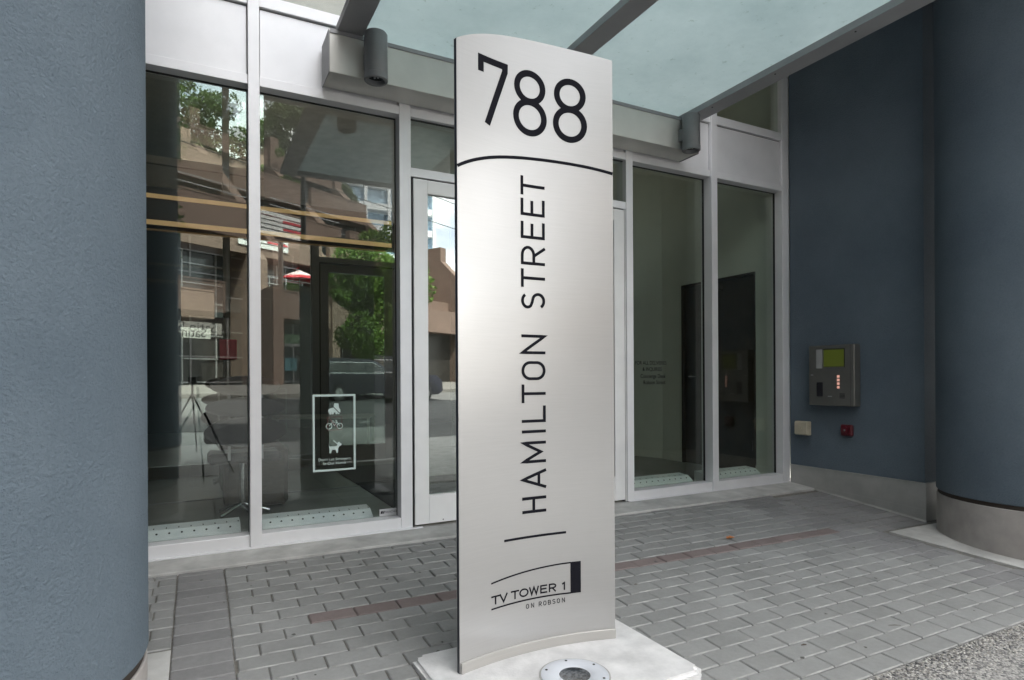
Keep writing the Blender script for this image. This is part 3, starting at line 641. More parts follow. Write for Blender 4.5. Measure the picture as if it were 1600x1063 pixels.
# columns
def column(cx, cy, label, zb=0.175, Rr=0.63):
    t_ = thing('round_column', label, 'column', (cx, cy, 0), 'round blue columns of the entrance')
    b = MB(); b.lathe((cx, cy, 0), [(Rr-0.05, zb+.004), (Rr-0.006, zb), (Rr, zb+0.006), (Rr, 4.315 if cx > 0 else 7.0)], 160); b.build('shaft', 'stucco', t_, smooth='auto', origin=(cx, cy, 0))
    b = MB(); b.lathe((cx, cy, 0), [(Rr-0.012, zb-0.032), (Rr-0.012, zb+.003)], 128); b.build('joint', mat('column_joint_sealant', (0.035, 0.026, 0.02), 0.8), t_, smooth=True)
    b = MB(); b.lathe((cx, cy, 0), [(Rr-.004, -0.3), (Rr-.004, zb-0.034), (Rr-0.008, zb-0.030), (Rr-0.05, zb-0.030)], 128); b.build('base', 'base', t_, smooth='auto', origin=(cx, cy, 0))
column(5.45, -1.95, 'round dark blue stucco column at the right edge with a grey base')
column(-0.779, -1.765, 'round light blue stucco column filling the left edge')

# fittings on the blue wall
ic = thing('intercom_panel', 'steel intercom box with a green screen and keypad on the blue wall', 'intercom', (5.272, -0.5, 1.05))
x1 = 5.271; x0 = 5.18; y1, y0 = -0.262, -0.715; z0, z1 = 0.775, 1.335
M['intercom'] = mat('satin_intercom_steel', (0.18, 0.178, 0.165), 0.35, 0.5, 0.08, 8)
part('housing', 'intercom', ic, (x0, x1, y0, y1, z0, z1), c=.006)
part('screen', mat('lit_green_screen', (0.02, 0.03, 0.01), 0.3, emit=((0.20, 0.25, 0.03), 0.045)), ic, (x0-.003, x0+.002, -0.62, -0.42, 1.135, 1.292))
part('screen_bezel', 'gasket', ic, (x0-.004, x0-.0005, -0.62, -0.42, 1.2925, 1.300), (x0-.004, x0-.0005, -0.628, -0.6205, 1.128, 1.300))
part('card_label', mat('grey_card', (0.33, 0.33, 0.32), 0.7), ic, (x0-.003, x0+.002, -0.405, -0.345, 1.12, 1.298))
part('card_reader', 'gasket', ic, (x0-.008, x0+.002, -0.41, -0.35, 0.86, 0.99), c=.003)
for k in range(4):
    part('key', mat('lit_key', (0.3, 0.2, 0.18), 0.5, emit=((0.9, 0.45, 0.35), 0.16)), ic, (x0-.005, x0+.001, -0.575, -0.552, 0.935+k*.033, 0.957+k*.033), c=.001)
for zz in (0.85, .862, .874, .886): part('speaker_slot', 'gasket', ic, (x0-.0015, x0+.001, -0.625, -0.575, zz-.003, zz+.003))
part('badge', 'rail', ic, (x0-.002, x0+.001, -0.31, -0.285, 1.055, 1.064)); part('badge', 'rail', ic, (x0-.002, x0+.001, -0.50, -0.46, 0.857, 0.866))
part('door_seam', 'gasket', ic, (x0-.0008, x0+.0004, -0.6790, -0.6775, z0+.004, z1-.004))
eb = thing('electrical_box', 'small cream weatherproof outlet box low on the blue wall', 'electrical box', (5.27, -.15, .55))
M['cream'] = mat('cream_plastic', (0.55, 0.50, 0.38), 0.5)
part('box', 'cream', eb, (5.225, 5.2715, -0.222, -0.072, 0.475, 0.61), c=.006)
part('cover', 'cream', eb, (5.210, 5.2245, -0.215, -0.079, 0.483, 0.602), c=.004)
b = MB(); b.cyl((5.2095, -.14, .545), (5.203, -.14, .545), .022, seg=20); b.build('plug_cover', 'cream', eb, smooth='auto')
part('latch', 'cream', eb, (5.215, 5.245, -0.235, -0.2225, 0.565, 0.585), c=.002)
rb = thing('fire_connection', 'small dark red alarm fitting below the intercom', 'alarm fitting', (5.27, -.6, .56))
M['redp'] = mat('dark_red_enamel', (0.10, 0.006, 0.014), 0.35)
part('plate', 'redp', rb, (5.235, 5.2715, -0.652, -0.538, 0.50, 0.605), c=.012)
b = MB(); b.cyl((5.2345, -.595, .555), (5.22, -.595, .555), .032, seg=24); b.build('lens', 'redp', rb, smooth='auto')
b = MB(); b.cyl((5.2195, -.595, .555), (5.215, -.595, .555), .010, seg=12); b.build('keyhole_cap', 'chrome', rb, smooth='auto')

# ---------------------------------------------------------------- canopy
cn = thing('glass_canopy', 'teal frosted glass canopy on grey steel beams over the doors', 'canopy', (2.3, -1, 3.2))
part('wall_channel', 'fascia', cn, (0.737, 3.81, -0.228, -0.003, 2.962, 3.222), c=.003)
part('channel_lip', 'steel_grey', cn, (0.741, 3.806, -0.236, -0.2285, 3.205, 3.230))
part('end_plate', 'steel_grey', cn, (0.7315, 0.7365, -0.231, -0.001, 2.957, 3.225)); part('end_plate', 'steel_grey', cn, (3.8105, 3.8155, -0.231, -0.001, 2.957, 3.225))
for a, c_ in ((0.785, 0.945), (2.225, 2.375), (3.66, 3.812)):
    part('beam', 'steel_grey', cn, (a, c_, -2.55, -0.2365, 3.226, 3.276), c=.002)
    part('beam', 'steel_grey', cn, (a, c_, -0.2360, -0.004, 3.2310, 3.276))
part('front_bar', 'steel_grey', cn, (0.9455, 2.2245, -2.55, -2.49, 3.230, 3.274)); part('front_bar', 'steel_grey', cn, (2.3755, 3.6595, -2.55, -2.49, 3.230, 3.274))
for a, c_ in ((0.80, 2.297), (2.303, 3.80)): part('glass_panel', 'canopy', cn, (a, c_, -2.56, -0.02, 3.279, 3.291))
b = MB()
for yy in (-0.5, -1.1, -1.7, -2.3): b.cyl((3.70, yy, 3.2262), (3.70, yy, 3.2225), 0.006, seg=8)
b.build('bolt', 'gasket', cn)
def spot(cx, cy, r, z0, z1, label):
    s_ = thing('downlight', label, 'wall lamp', (cx, cy, z0), 'cylinder lamps under the canopy')
    b = MB(); b.lathe((cx, cy, 0), [(0, z1), (r*.93, z1), (r, z1-.008), (r, z0+.045), (r*.985, z0+.043), (r*.985, z0+.040), (r*1.02, z0+.038), (r*1.02, z0+.004), (r*.96, z0), (r*.80, z0), (r*.78, z0+.004), (r*.74, z0+.035)], 48); b.build('housing', 'lamp_grey', s_, smooth='auto')
    b = MB(); b.lathe((cx, cy, 0), [(0, z0+.03), (r*.745, z0+.03)], 32); b.build('lens', mat('dark_lamp_lens', (0.03, 0.035, 0.035), 0.15), s_)
    b = MB()
    for q in range(3): b.cyl((cx+.012*math.cos(q*2.1), cy+.012*math.sin(q*2.1), z0+.0295), (cx+.012*math.cos(q*2.1), cy+.012*math.sin(q*2.1), z0+.022), .006, seg=8)
    b.build('bulb', 'rail', s_)
    part('bracket', 'lamp_grey', s_, (cx-r*.75, cx+r*.75, cy+r*.55, -0.2285, z0+.10, z1-.10), c=.004)
spot(1.003, -0.325, 0.072, 2.915, 3.215, 'left grey cylinder lamp on the canopy channel')
spot(3.64, -0.325, 0.072, 2.920, 3.215, 'right grey cylinder lamp on the canopy channel')

# ---------------------------------------------------------------- stroke lettering
def resample(pts, step):
    out = []
    for a, c_ in zip(pts[:-1], pts[1:]):
        n = max(1, int(math.ceil(math.dist(a, c_)/step)))
        for i in range(n): out.append((a[0]+(c_[0]-a[0])*i/n, a[1]+(c_[1]-a[1])*i/n))
    out.append(pts[-1]); return out
def ribbon(mb, pts, wd, fn, h0, h1, closed=False, step=0.02):
    """flat stroke of width wd along pts (2D), mapped by fn(s,z,h)"""
    pts = [p for i, p in enumerate(pts) if i == 0 or math.dist(p, pts[i-1]) > 1e-6]
    if closed and math.dist(pts[0], pts[-1]) < 1e-6: pts.pop()
    if not closed: pts = resample(pts, step)
    n = len(pts); Lf, Rf = [], []
    for i in range(n):
        if closed: a, c_ = pts[i-1], pts[(i+1) % n]; p = pts[i]; d1 = (p[0]-a[0], p[1]-a[1]); d2 = (c_[0]-p[0], c_[1]-p[1])
        else:
            p = pts[i]; d1 = (p[0]-pts[i-1][0], p[1]-pts[i-1][1]) if i else None; d2 = (pts[i+1][0]-p[0], pts[i+1][1]-p[1]) if i < n-1 else None
            d1 = d1 or d2; d2 = d2 or d1
        l1 = math.hypot(*d1); l2 = math.hypot(*d2); n1 = (-d1[1]/l1, d1[0]/l1); n2 = (-d2[1]/l2, d2[0]/l2)
        m_ = (n1[0]+n2[0], n1[1]+n2[1]); ml = math.hypot(*m_); m_ = (m_[0]/ml, m_[1]/ml); k = min(2.6, 1/max(.2, m_[0]*n1[0]+m_[1]*n1[1]))*wd/2
        Lf.append((p[0]+m_[0]*k, p[1]+m_[1]*k)); Rf.append((p[0]-m_[0]*k, p[1]-m_[1]*k))
    v = [fn(*p, h1) for p in Lf]+[fn(*p, h1) for p in Rf]+[fn(*p, h0) for p in Lf]+[fn(*p, h0) for p in Rf]
    f = []
    for i in range(n if closed else n-1):
        j = (i+1) % n; f += [(i, j, n+j, n+i), (i, 2*n+i, 2*n+j, j), (n+i, n+j, 3*n+j, 3*n+i)]
    if not closed: f += [(0, n, 3*n, 2*n), (n-1, 3*n-1, 4*n-1, 2*n-1)]
    mb.add(v, f)
def arc(cx, cy, rx, ry, a0, a1, n=20): return [(cx+rx*math.cos(R(a0+(a1-a0)*i/n)), cy+ry*math.sin(R(a0+(a1-a0)*i/n))) for i in range(n+1)]
# glyphs in a box: width w, height 1; strokes run on centre lines; t = stroke width (already relative)
def glyph(c, w, t):
    h = t/2; x0, x1, y0, y1 = h, w-h, h, 1-h; mx_ = w/2
    if c == 'H': return [[(x0, 0), (x0, 1)], [(x1, 0), (x1, 1)], [(x0, .52), (x1, .52)]]
    if c == 'A': return [[(h*.9, 0), (mx_, 1-h*.6), (w-h*.9, 0)], [(w*.2, .30), (w*.8, .30)]]
    if c == 'M': return [[(x0, 0), (x0, 1-h), (mx_, .22), (x1, 1-h), (x1, 0)]]
    if c == 'I': return [[(mx_, 0), (mx_, 1)]]
    if c == 'L': return [[(x0, 1), (x0, y0), (w, y0)]]
    if c == 'T': return [[(0, y1), (w, y1)], [(mx_, 0), (mx_, y1)]]
    if c == 'O':
        rx = (w-t)/2; ry = min(.5-h, rx*1.02); top = arc(mx_, y1-ry, rx, ry, 0, 180, 16); bot = arc(mx_, y0+ry, rx, ry, 180, 360, 16); return [('c', top+bot)]
    if c == 'N': return [[(x0, 0), (x0, 1-h*.6), (x1, h*.6), (x1, 1)]]
    if c == 'S':
        rx = (w-t)/2; r1 = (1-t)*.235; r2 = (1-t)*.265
        return [arc(mx_, y1-r1, rx*.95, r1, 28, 250, 16)[:-2]+[(mx_-rx*.15, y1-2*r1+.008), (mx_+rx*.15, y0+2*r2-.008)]+arc(mx_, y0+r2, rx, r2, 68, -150, 18)[1:]]
    if c == 'R': ry = .27-h*.5; return [[(x0, 0), (x0, y1), (w*.5, y1)]+arc(w*.5, y1-ry, x1-w*.5, ry, 90, -90, 14)[1:]+[(x0, y1-2*ry)], [(w*.48, y1-2*ry), (x1, 0)]]
    if c == 'B': ry = (1-t)*.245; r2 = (1-t)*.255; return [[(x0, y0), (x0, y1), (w*.5, y1)]+arc(w*.5, y1-ry, (x1-w*.5)*.92, ry, 90, -90, 10)[1:]+[(x0, y1-2*ry)], [(w*.5, y1-2*ry)]+arc(w*.5, y0+r2, x1-w*.5, r2, 90, -90, 10)[1:]+[(x0, y0)]]
    if c == 'E': return [[(w, y1), (x0, y1), (x0, y0), (w, y0)], [(x0, .53), (w*.9, .53)]]
    if c == 'V': return [[(h*.9, 1), (mx_, h*.7), (w-h*.9, 1)]]
    if c == 'W': return [[(h*.9, 1), (w*.27, h*.9), (mx_, 1-h), (w*.73, h*.9), (w-h*.9, 1)]]
    if c == '1': return [[(0, .74), (w*.75, 1-h*1.2), (w*.75, 0)]]
def put(mb, c, s0, z0, ew, eh, t, fn, rot=False, h=(0.0, 0.0016), shear=0.0, jig=None):
    """glyph c with lower-left at (s0,z0); rot: reads upward"""
    rel = t/eh
    for i, g in enumerate(glyph(c, ew/eh, rel)):
        cl = isinstance(g, tuple); pts = g[1] if cl else g; q = []
        for (x, y) in pts:
            if rot: q.append((s0+eh*(1-y), z0+x*eh))
            else: q.append((s0+x*eh, z0+y*eh+shear*x*eh))
        ribbon(mb, q, t, fn, h[0], h[1]+i*0.00012, closed=cl)

# ---------------------------------------------------------------- THE SIGN
A = np.array([.889, -1.929]); Bp = np.array([1.616, -1.944]); sag = .053
chd = np.linalg.norm(Bp-A); RS = chd*chd/8/sag+sag/2; U = (Bp-A)/chd; NN = np.array([-U[1], U[0]]); O2 = (A+Bp)/2+NN*(sag-RS); TH = math.asin(chd/2/RS); WS = 2*TH*RS
def sf(s, z, h=0.0):     # sign face, h towards the viewer
    th = s/RS-TH; r = RS-h; p = O2+U*(r*math.sin(th))+NN*(r*math.cos(th)); return (float(p[0]), float(p[1]), z)
sg = thing('address_sign', 'tall curved brushed steel address sign reading 788 Hamilton Street', 'sign', (1.25, -1.93, -0.09))
TOPX = [0, .0459, .1248, .2034, .2801, .3655, .474, .5885, .66, WS]; TOPZ = [2.3585, 2.388, 2.4187, 2.4395, 2.4515, 2.4605, 2.4625, 2.4550, 2.4465, 2.4345]
def topz(s): return float(np.interp(s, TOPX, TOPZ))
pc = np.polyfit(TOPX, TOPZ, 4); topz = lambda s: float(np.polyval(pc, s))
ns = 64; b = MB(); v = []; f = []
zrow = np.linspace(0, 1, 2)
for i in range(ns+1):
    s = WS*i/ns; zt = topz(s); v += [sf(s, -0.088, 0), sf(s, zt, 0), sf(s, zt, -0.0025), sf(s, -0.088, -0.0025)]
for i in range(ns):
    a = i*4; c_ = a+4; f += [(a, c_, c_+1, a+1), (a+1, c_+1, c_+2, a+2), (a+2, c_+2, c_+3, a+3), (a+3, c_+3, c_, a)]
f += [(0, 1, 2, 3), (ns*4, ns*4+3, ns*4+2, ns*4+1)]
b.add(v, f); b.build('face_sheet', 'stainless', sg, smooth='auto')
# core panel behind the sheet: its dark edge shows at left
b = MB(); v = []; f = []
for i in range(ns+1):
    s = -0.0005+(WS+.001)*i/ns; zt = topz(s)-.001; v += [sf(s, -0.0885, -0.0027), sf(s, zt, -0.0027), sf(s, zt, -0.0150), sf(s, -0.0885, -0.0150)]
for i in range(ns):
    a = i*4; c_ = a+4; f += [(a, c_, c_+1, a+1), (a+1, c_+1, c_+2, a+2), (a+2, c_+2, c_+3, a+3), (a+3, c_+3, c_, a)]
f += [(0, 1, 2, 3), (ns*4, ns*4+3, ns*4+2, ns*4+1)]
b.add(v, f); b.build('core_panel', 'black_edge', sg, smooth='auto')
b = MB(); v = []; f = []
for i in range(ns+1):
    s = WS*i/ns; zt = topz(s); v += [sf(s, -0.088, -0.0152), sf(s, zt, -0.0152), sf(s, zt, -0.0175), sf(s, -0.088, -0.0175)]
for i in range(ns):
    a = i*4; c_ = a+4; f += [(a, c_, c_+1, a+1), (a+1, c_+1, c_+2, a+2), (a+2, c_+2, c_+3, a+3), (a+3, c_+3, c_, a)]
f += [(0, 1, 2, 3), (ns*4, ns*4+3, ns*4+2, ns*4+1)]
b.add(v, f); b.build('back_sheet', 'stainless', sg, smooth='auto')
b = MB(); v = []; f = []
for i in range(ns+1):
    s = 0.004+(WS-.004)*i/ns; v += [sf(s, -0.089, 0.0005), sf(s, -0.089, 0.009), sf(s, -0.051, 0.009), sf(s, -0.0485, 0.0065), sf(s, -0.0485, 0.0005)]
for i in range(ns):
    a = i*5; c_ = a+5; f += [(a+k, a+k+1, c_+k+1, c_+k) for k in range(4)]
f += [(0, 1, 2, 3, 4), (ns*5+4, ns*5+3, ns*5+2, ns*5+1, ns*5)]
b.add(v, f); b.build('skirt', 'stainless_skirt', sg, smooth='auto')
# digits
def single(name, c, *a, **k):
    mb = MB(); put(mb, c, *a, **k); return mb.build(name, 'black', sg)
mb = MB(); tk = 0.0262
ribbon(mb, [(0.1170, 2.2685), (0.1170, 2.3225), (0.2330, 2.3170), (0.2325, 2.295), (0.1470, 2.0655)], tk, sf, 0, .0016); mb.build('digit', 'black', sg)
for (cx_) in (0.3510, 0.5400):
    mb = MB(); zc = 2.199
    up = arc(cx_, 2.2600, 0.0610, 0.0585, 0, 360, 40)[:-1]; lo = arc(cx_, 2.1350, 0.0665, 0.0645, 0, 360, 40)[:-1]
    ribbon(mb, up, tk, sf, 0, .0016, closed=True); ribbon(mb, lo, tk, sf, 0, .00172, closed=True); mb.build('digit', 'black', sg)
# arched rule
mb = MB(); LX = [0.0, .0822, .1601, .2389, .3167, .4323, .5468, .6597, WS]; LZ = [1.866, 1.9085, 1.9334, 1.9503, 1.9608, 1.9683, 1.965, 1.954, 1.9385]; pl = np.polyfit(LX, LZ, 4)
ribbon(mb, [(s, float(np.polyval(pl, s))) for s in np.linspace(0.001, WS-.001, 40)], 0.0125, sf, 0, .0014); mb.build('rule', 'black', sg)
# street name
EH = 0.1135; S0 = 0.3050; TK = 0.0122
for c, z0, z1 in (('H', .4845, .5525), ('A', .5835, .6665), ('M', .6930, .7835), ('I', .8180, .8310), ('L', .8620, .9320), ('T', .9440, 1.0215), ('O', 1.0390, 1.1185), ('N', 1.1475, 1.2290),
                  ('S', 1.3360, 1.4045), ('T', 1.4262, 1.5028), ('R', 1.5200, 1.5985), ('E', 1.6290, 1.6995), ('E', 1.7245, 1.7950), ('T', 1.8092, 1.8880)):
    single('letter', c, S0, z0, z1-z0, EH, TK, sf, rot=True)
mb = MB(); ribbon(mb, [(0.2172, .3858), (0.5116, .3872)], 0.0095, sf, 0, .0014); mb.build('rule', 'black', sg)
# tower logo
mb = MB(); px = [.1537, .2308, .3286, .4257, .5316]; pz = [.2243, .2355, .2457, .2518, .2553]; pp = np.polyfit(px, pz, 2)
ribbon(mb, [(s, float(np.polyval(pp, s))) for s in np.linspace(.1537, .5316, 24)], 0.0058, sf, 0, .0013)
px = [.154, .2301, .3279, .425, .534]; pz = [.1207, .1248, .127, .1268, .1253]; pp = np.polyfit(px, pz, 2)
ribbon(mb, [(s, float(np.polyval(pp, s))) for s in np.linspace(.154, .5316, 24)], 0.0058, sf, 0, .0013)
ribbon(mb, [(.5555, .1232), (.5555, .2575)], 0.0478, sf, 0, .0014); mb.build('logo', 'black', sg)
for c, s0, s1 in (('T', .1537, .1945), ('V', .1925, .2330), ('T', .2480, .2870), ('O', .2885, .3320), ('W', .3345, .3820), ('E', .3880, .4210), ('R', .4290, .4640), ('1', .4920, .5060)):
    zz = .1415-.0035*max(0, (.30-s0)/.15); mb = MB(); put(mb, c, s0, zz, s1-s0, .0350, .0060, sf, h=(0, .0013)); mb.build('letter', 'black', sg)
mb = MB()
for c, s0 in (('O', .3200), ('N', .3445), ('R', .3810), ('O', .4025), ('B', .4245), ('S', .4455), ('O', .4670), ('N', .4905)):
    put(mb, c, s0, .0893, .0138, .0195, .0024, sf, h=(0, .0012))
mb.build('small_lettering', 'black', sg)

# pad under the sign
pd = thing('sign_pad', 'bright worn concrete pad under the steel sign', 'concrete pad', (1.26, -2.0, -0.12))
bm = bmesh.new(); bmesh.ops.create_cube(bm, size=1)
for q in bm.verts: q.co = Vector(((PAD[0]+PAD[1])/2+q.co.x*(PAD[1]-PAD[0]), (PAD[2]+PAD[3])/2+q.co.y*(PAD[3]-PAD[2]), -0.19+q.co.z*0.2))
bmesh.ops.bevel(bm, geom=[e for e in bm.edges if abs(e.verts[0].co.z-e.verts[1].co.z) > .1], offset=0.03, segments=3, affect='EDGES')
bmesh.ops.bevel(bm, geom=[e for e in bm.edges if e.verts[0].co.z > -.1 and e.verts[1].co.z > -.1], offset=0.014, segments=3, affect='EDGES')
bmesh.ops.subdivide_edges(bm, edges=bm.edges[:], cuts=3, use_grid_fill=True)
from mathutils import noise
for q in bm.verts:
    if q.co.z < -0.091: 
        nn = noise.noise(q.co*22); q.co.x += nn*.006; q.co.y += noise.noise(q.co*22+Vector((5, 5, 5)))*.006
me = bpy.data.meshes.new('slab'); 
for fc in bm.faces: fc.smooth = True
bm.to_mesh(me); bm.free(); me.materials.append(M['pad']); me.set_sharp_from_angle(angle=R(50)); o = bpy.data.objects.new('slab', me); COL.objects.link(o); o.parent = pd; o.matrix_parent_inverse = pd.matrix_basis.inverted()
ul = thing('ground_uplight', 'round in-ground uplight with a steel ring in front of the sign', 'uplight', (1.275, -2.142, -0.09))
b = MB(); b.lathe((1.275, -2.142, -0.0885), [(.137, -.0012), (.137, .0002), (.131, .0008)], 64); b.build('mortar_ring', 'concrete', ul, smooth='auto')
b = MB(); b.lathe((1.275, -2.142, -0.0885), [(.130, -.001), (.130, .0022), (.127, .0035), (.064, .0035), (.061, .0015), (.056, -.001)], 64); b.build('ring', 'ring', ul, smooth='auto')
b = MB(); b.lathe((1.275, -2.142, -0.0885), [(.0615, .001), (.057, .0005), (.0555, -.0003), (0, .0004)], 48)
m, t, bb = newmat('uplight_lens_glass'); bb.inputs['Base Color'].default_value = (.10, .11, .12, 1); bb.inputs['Roughness'].default_value = .08
vo = N(t, 'ShaderNodeTexNoise', Scale=60.0, Detail=3.0); tcn = N(t, 'ShaderNodeTexCoord'); L(t, tcn.outputs['Object'], vo.inputs['Vector']); rp = N(t, 'ShaderNodeValToRGB'); rp.color_ramp.elements[0].position = .4; rp.color_ramp.elements[1].position = .62; rp.color_ramp.elements[0].color = (.035, .04, .045, 1); rp.color_ramp.elements[1].color = (.11, .12, .13, 1)
L(t, vo.outputs[0], rp.inputs[0]); L(t, rp.outputs[0], bb.inputs['Base Color'])
b.build('lens', m, ul, smooth='auto')
s0_ = None
for q in range(6):
    an = R(15+q*60)
    if s0_ is None: b = MB(); b.cyl((0, 0, 0), (0, 0, .0012), .0052, seg=12); s0_ = b.build('screw', 'gasket', ul); o = s0_
    else: o = s0_.copy(); COL.objects.link(o); o.parent = ul
    o.matrix_parent_inverse = ul.matrix_basis.inverted(); o.location = (1.275+.112*math.cos(an), -2.142+.112*math.sin(an), -.0848)

# ---------------------------------------------------------------- printed notices on the glass
def textmesh(s, size, name, m, parent, loc, spacing=1.0, align='LEFT', wd=1.0, mirror=False):
    cu = bpy.data.curves.new(name, 'FONT'); cu.body = s; cu.size = size; cu.align_x = align; cu.space_character = spacing; cu.extrude = 0.0003
    o = bpy.data.objects.new(name, cu); COL.objects.link(o); dg = bpy.context.evaluated_depsgraph_get(); dg.update()
    me = bpy.data.meshes.new_from_object(o.evaluated_get(dg)); bpy.data.objects.remove(o)
    o = bpy.data.objects.new(name, me); COL.objects.link(o); me.materials.clear(); me.materials.append(M[m]); me.name = name
    for q in me.vertices: q.co = Vector((q.co.x*wd, -q.co.z, q.co.y)) 
    o.location = loc; o.parent = parent; o.matrix_parent_inverse = parent.matrix_basis.inverted(); return o
st = thing('house_rules_sticker', 'pale outlined sticker of skate, bicycle and dog signs on the second pane', 'sticker', (0.8, 0.043, 0.7))
GY = 0.0935
fl = lambda x, z, h: (x, GY-h, z)
mb = MB(); X0, X1, Z0, Z1 = 0.683, 0.953, 0.434, 0.937; t_ = 0.0135
for q in ([(X0-t_/2, Z0), (X1+t_/2, Z0)], [(X0-t_/2, Z1), (X1+t_/2, Z1)], [(X0, Z0), (X0, Z1)], [(X1, Z0), (X1, Z1)]): 
    ribbon(mb, q, t_, fl, 0, .0004+.0001*len(mb.v)/1000.)
mb.build('outline', 'white_vinyl', st)
SX, SZ = 0.0205, -0.009
def poly(pts, name, m='white_vinyl', h=.0005, cx=0, cz=0, k=1):
    b = MB(); b.prism([(cx+SX+x*k, cz+SZ+z*k) for x, z in pts], lambda p: (p[0], GY, p[1]), lambda p: (p[0], GY-h, p[1])); return b.build(name, m, st)
SX, SZ = 0.0205, -0.009
fl0 = fl; fl = lambda x, z, h: (x+SX, GY-h, z+SZ)
# roller skate
poly([(-.9, -.55), (-.95, -.1), (-.6, .15), (-.1, .25), (0, .95), (.65, .9), (.75, .2), (.95, -.1), (.95, -.55)], 'skate_pictogram', cx=.797, cz=.853, k=.042)
b = MB()
for q in (-.62, -.25, .35, .72): b.cyl((.797+SX+q*.042, GY-.0005, .853+SZ-.68*.042), (.797+SX+q*.042, GY, .853+SZ-.68*.042), .0075, seg=12)
b.build('skate_wheels', 'white_vinyl', st)
mb = MB(); ribbon(mb, [(.775, .885), (.838, .818)], .005, fl, .0004, .0009); mb.build('slash', 'black', st)
# bicycle
mb = MB()
for cx_ in (.762, .833): ribbon(mb, arc(cx_, .738, .0185, .0185, 0, 360, 24)[:-1], .004, fl, 0, .0005, closed=True)
ribbon(mb, [(.762, .738), (.784, .765), (.814, .765), (.798, .740), (.784, .765)], .0035, fl, 0, .0006); ribbon(mb, [(.833, .738), (.814, .765), (.812, .776), (.803, .778)], .0035, fl, 0, .00065); ribbon(mb, [(.776, .773), (.792, .773)], .004, fl, 0, .0007)
mb.build('bicycle_pictogram', 'white_vinyl', st)
mb = MB(); ribbon(mb, [(.765, .79), (.822, .718)], .004, fl, .0006, .0011); ribbon(mb, [(.752, .800), (.846, .800), (.846, .712), (.752, .712), (.752, .800)], .0025, fl, .0, .0003); mb.build('red_frame', 'red_vinyl', st)
# dog
poly([(-1.0, .55), (-.85, .35), (-.75, .15), (.35, .2), (.55, .45), (.5, .75), (.8, .95), (.9, .7), (1.25, .5), (1.05, .25), (.75, .1), (.6, -.3), (.6, -.95), (.3, -.95), (.2, -.4), (-.35, -.4), (-.5, -.6), (-.55, -.95), (-.9, -.95), (-.8, -.5), (-.9, .2)], 'dog_pictogram', cx=.797, cz=.595, k=.040)
mb = MB(); ribbon(mb, [(.790, .641), (.822, .612)], .005, fl, 0, .0008); mb.build('leash', 'white_vinyl', st)
textmesh("Don't Let Strangers", .0265, 'lettering', 'white_vinyl', st, (.7975+SX, GY, .507+SZ), align='CENTER', wd=1.02)
textmesh("In Our Home", .0265, 'lettering', 'white_vinyl', st, (.7975+SX, GY, .480+SZ), align='CENTER', wd=1.02)
gs = thing('glazier_sticker', 'small grey glazier label in the lower corner of the second pane', 'sticker', (1.17, .04, .12))
part('backing', mat('silver_foil', (.5, .5, .5), .5), gs, (1.122, 1.2445, GY-.0006, GY, .083, .134))
textmesh("RANCHO", .022, 'lettering', 'black', gs, (1.163, GY-.0009, .104), wd=.88)
mb = MB(); mb.prism([(1.129, .102), (1.143, .102), (1.148, .120), (1.134, .120)], lambda p: (p[0], GY-.0006, p[1]), lambda p: (p[0], GY-.0012, p[1])); mb.prism([(1.145, .102), (1.155, .102), (1.160, .120), (1.152, .120)], lambda p: (p[0], GY-.0006, p[1]), lambda p: (p[0], GY-.0012, p[1])); mb.build('logo', 'black', gs)
dn = thing('delivery_notice', 'small dark delivery lettering on the glass right of the sign', 'lettering', (3.5, .04, 1.1))
for i, (s, sz, z) in enumerate((("FOR ALL DELIVERIES", .046, 1.158), ("& INQUIRIES", .046, 1.103), ("Concierge Desk", .050, 1.040), ("Robson Street", .050, .985))):
    textmesh(s, sz, 'lettering', 'black', dn, ((3.735 if i == 0 else 3.68 if i == 1 else 3.72), GY, z), align='RIGHT', wd=.86)

# leaf on the paving
lf = MB(); c0 = Vector((3.29, -1.01, gz(3.29, -1.01)+.006)); v = []; f = []
pts = [(0, 0), (.25, .42), (.45, .22), (.72, .50), (.80, .2), (1.0, .0), (.8, -.2), (.66, -.42), (.42, -.2), (.2, -.33)]
for k, (x, y) in enumerate(pts): v.append(tuple(c0+Vector((x*.075, y*.06, .010+.010*abs(y)-.012*(x-.5)**2))))
v.append(tuple(c0+Vector((.04, 0, .003)))); f = [(i, (i+1) % len(pts), len(pts)) for i in range(len(pts))]
v2 = [(a, b_, c_-.0008) for a, b_, c_ in v]; n_ = len(v); f2 = [tuple(i+n_ for i in q)[::-1] for q in f]; lf.add(v+v2, f+f2+[(i, n_+i, n_+(i+1) % len(pts), (i+1) % len(pts)) for i in range(len(pts))]); 
tag(lf.build('fallen_leaf', mat('dry_orange_leaf', (0.42, 0.15, 0.045), .6, 0, .4, 60)), 'curled orange fallen leaf on the grey pavers', 'leaf')
# scattered twigs / specks
def speck(x, y, l, an, r=.0016):
    b = MB(); z = gz(x, y)+.002; b.tube([(x-l/2*math.cos(an), y-l/2*math.sin(an), z), (x, y, z+.002), (x+l/2*math.cos(an), y+l/2*math.sin(an), z)], [r*.6, r, r*.5], 6); return b.build('twig', 'bark')
tag(speck(3.02, -2.32, .06, -.5), 'dark twig on the pavers near the pebble edge', 'twig')
tag(speck(2.42, -2.27, .025, -.3, .004), 'small dark speck of bark in front of the pebble edge', 'bark chip')
tag(speck(2.17, -1.40, .02, -.3, .004), 'small dark bark chip on the pavers right of the sign', 'bark chip')

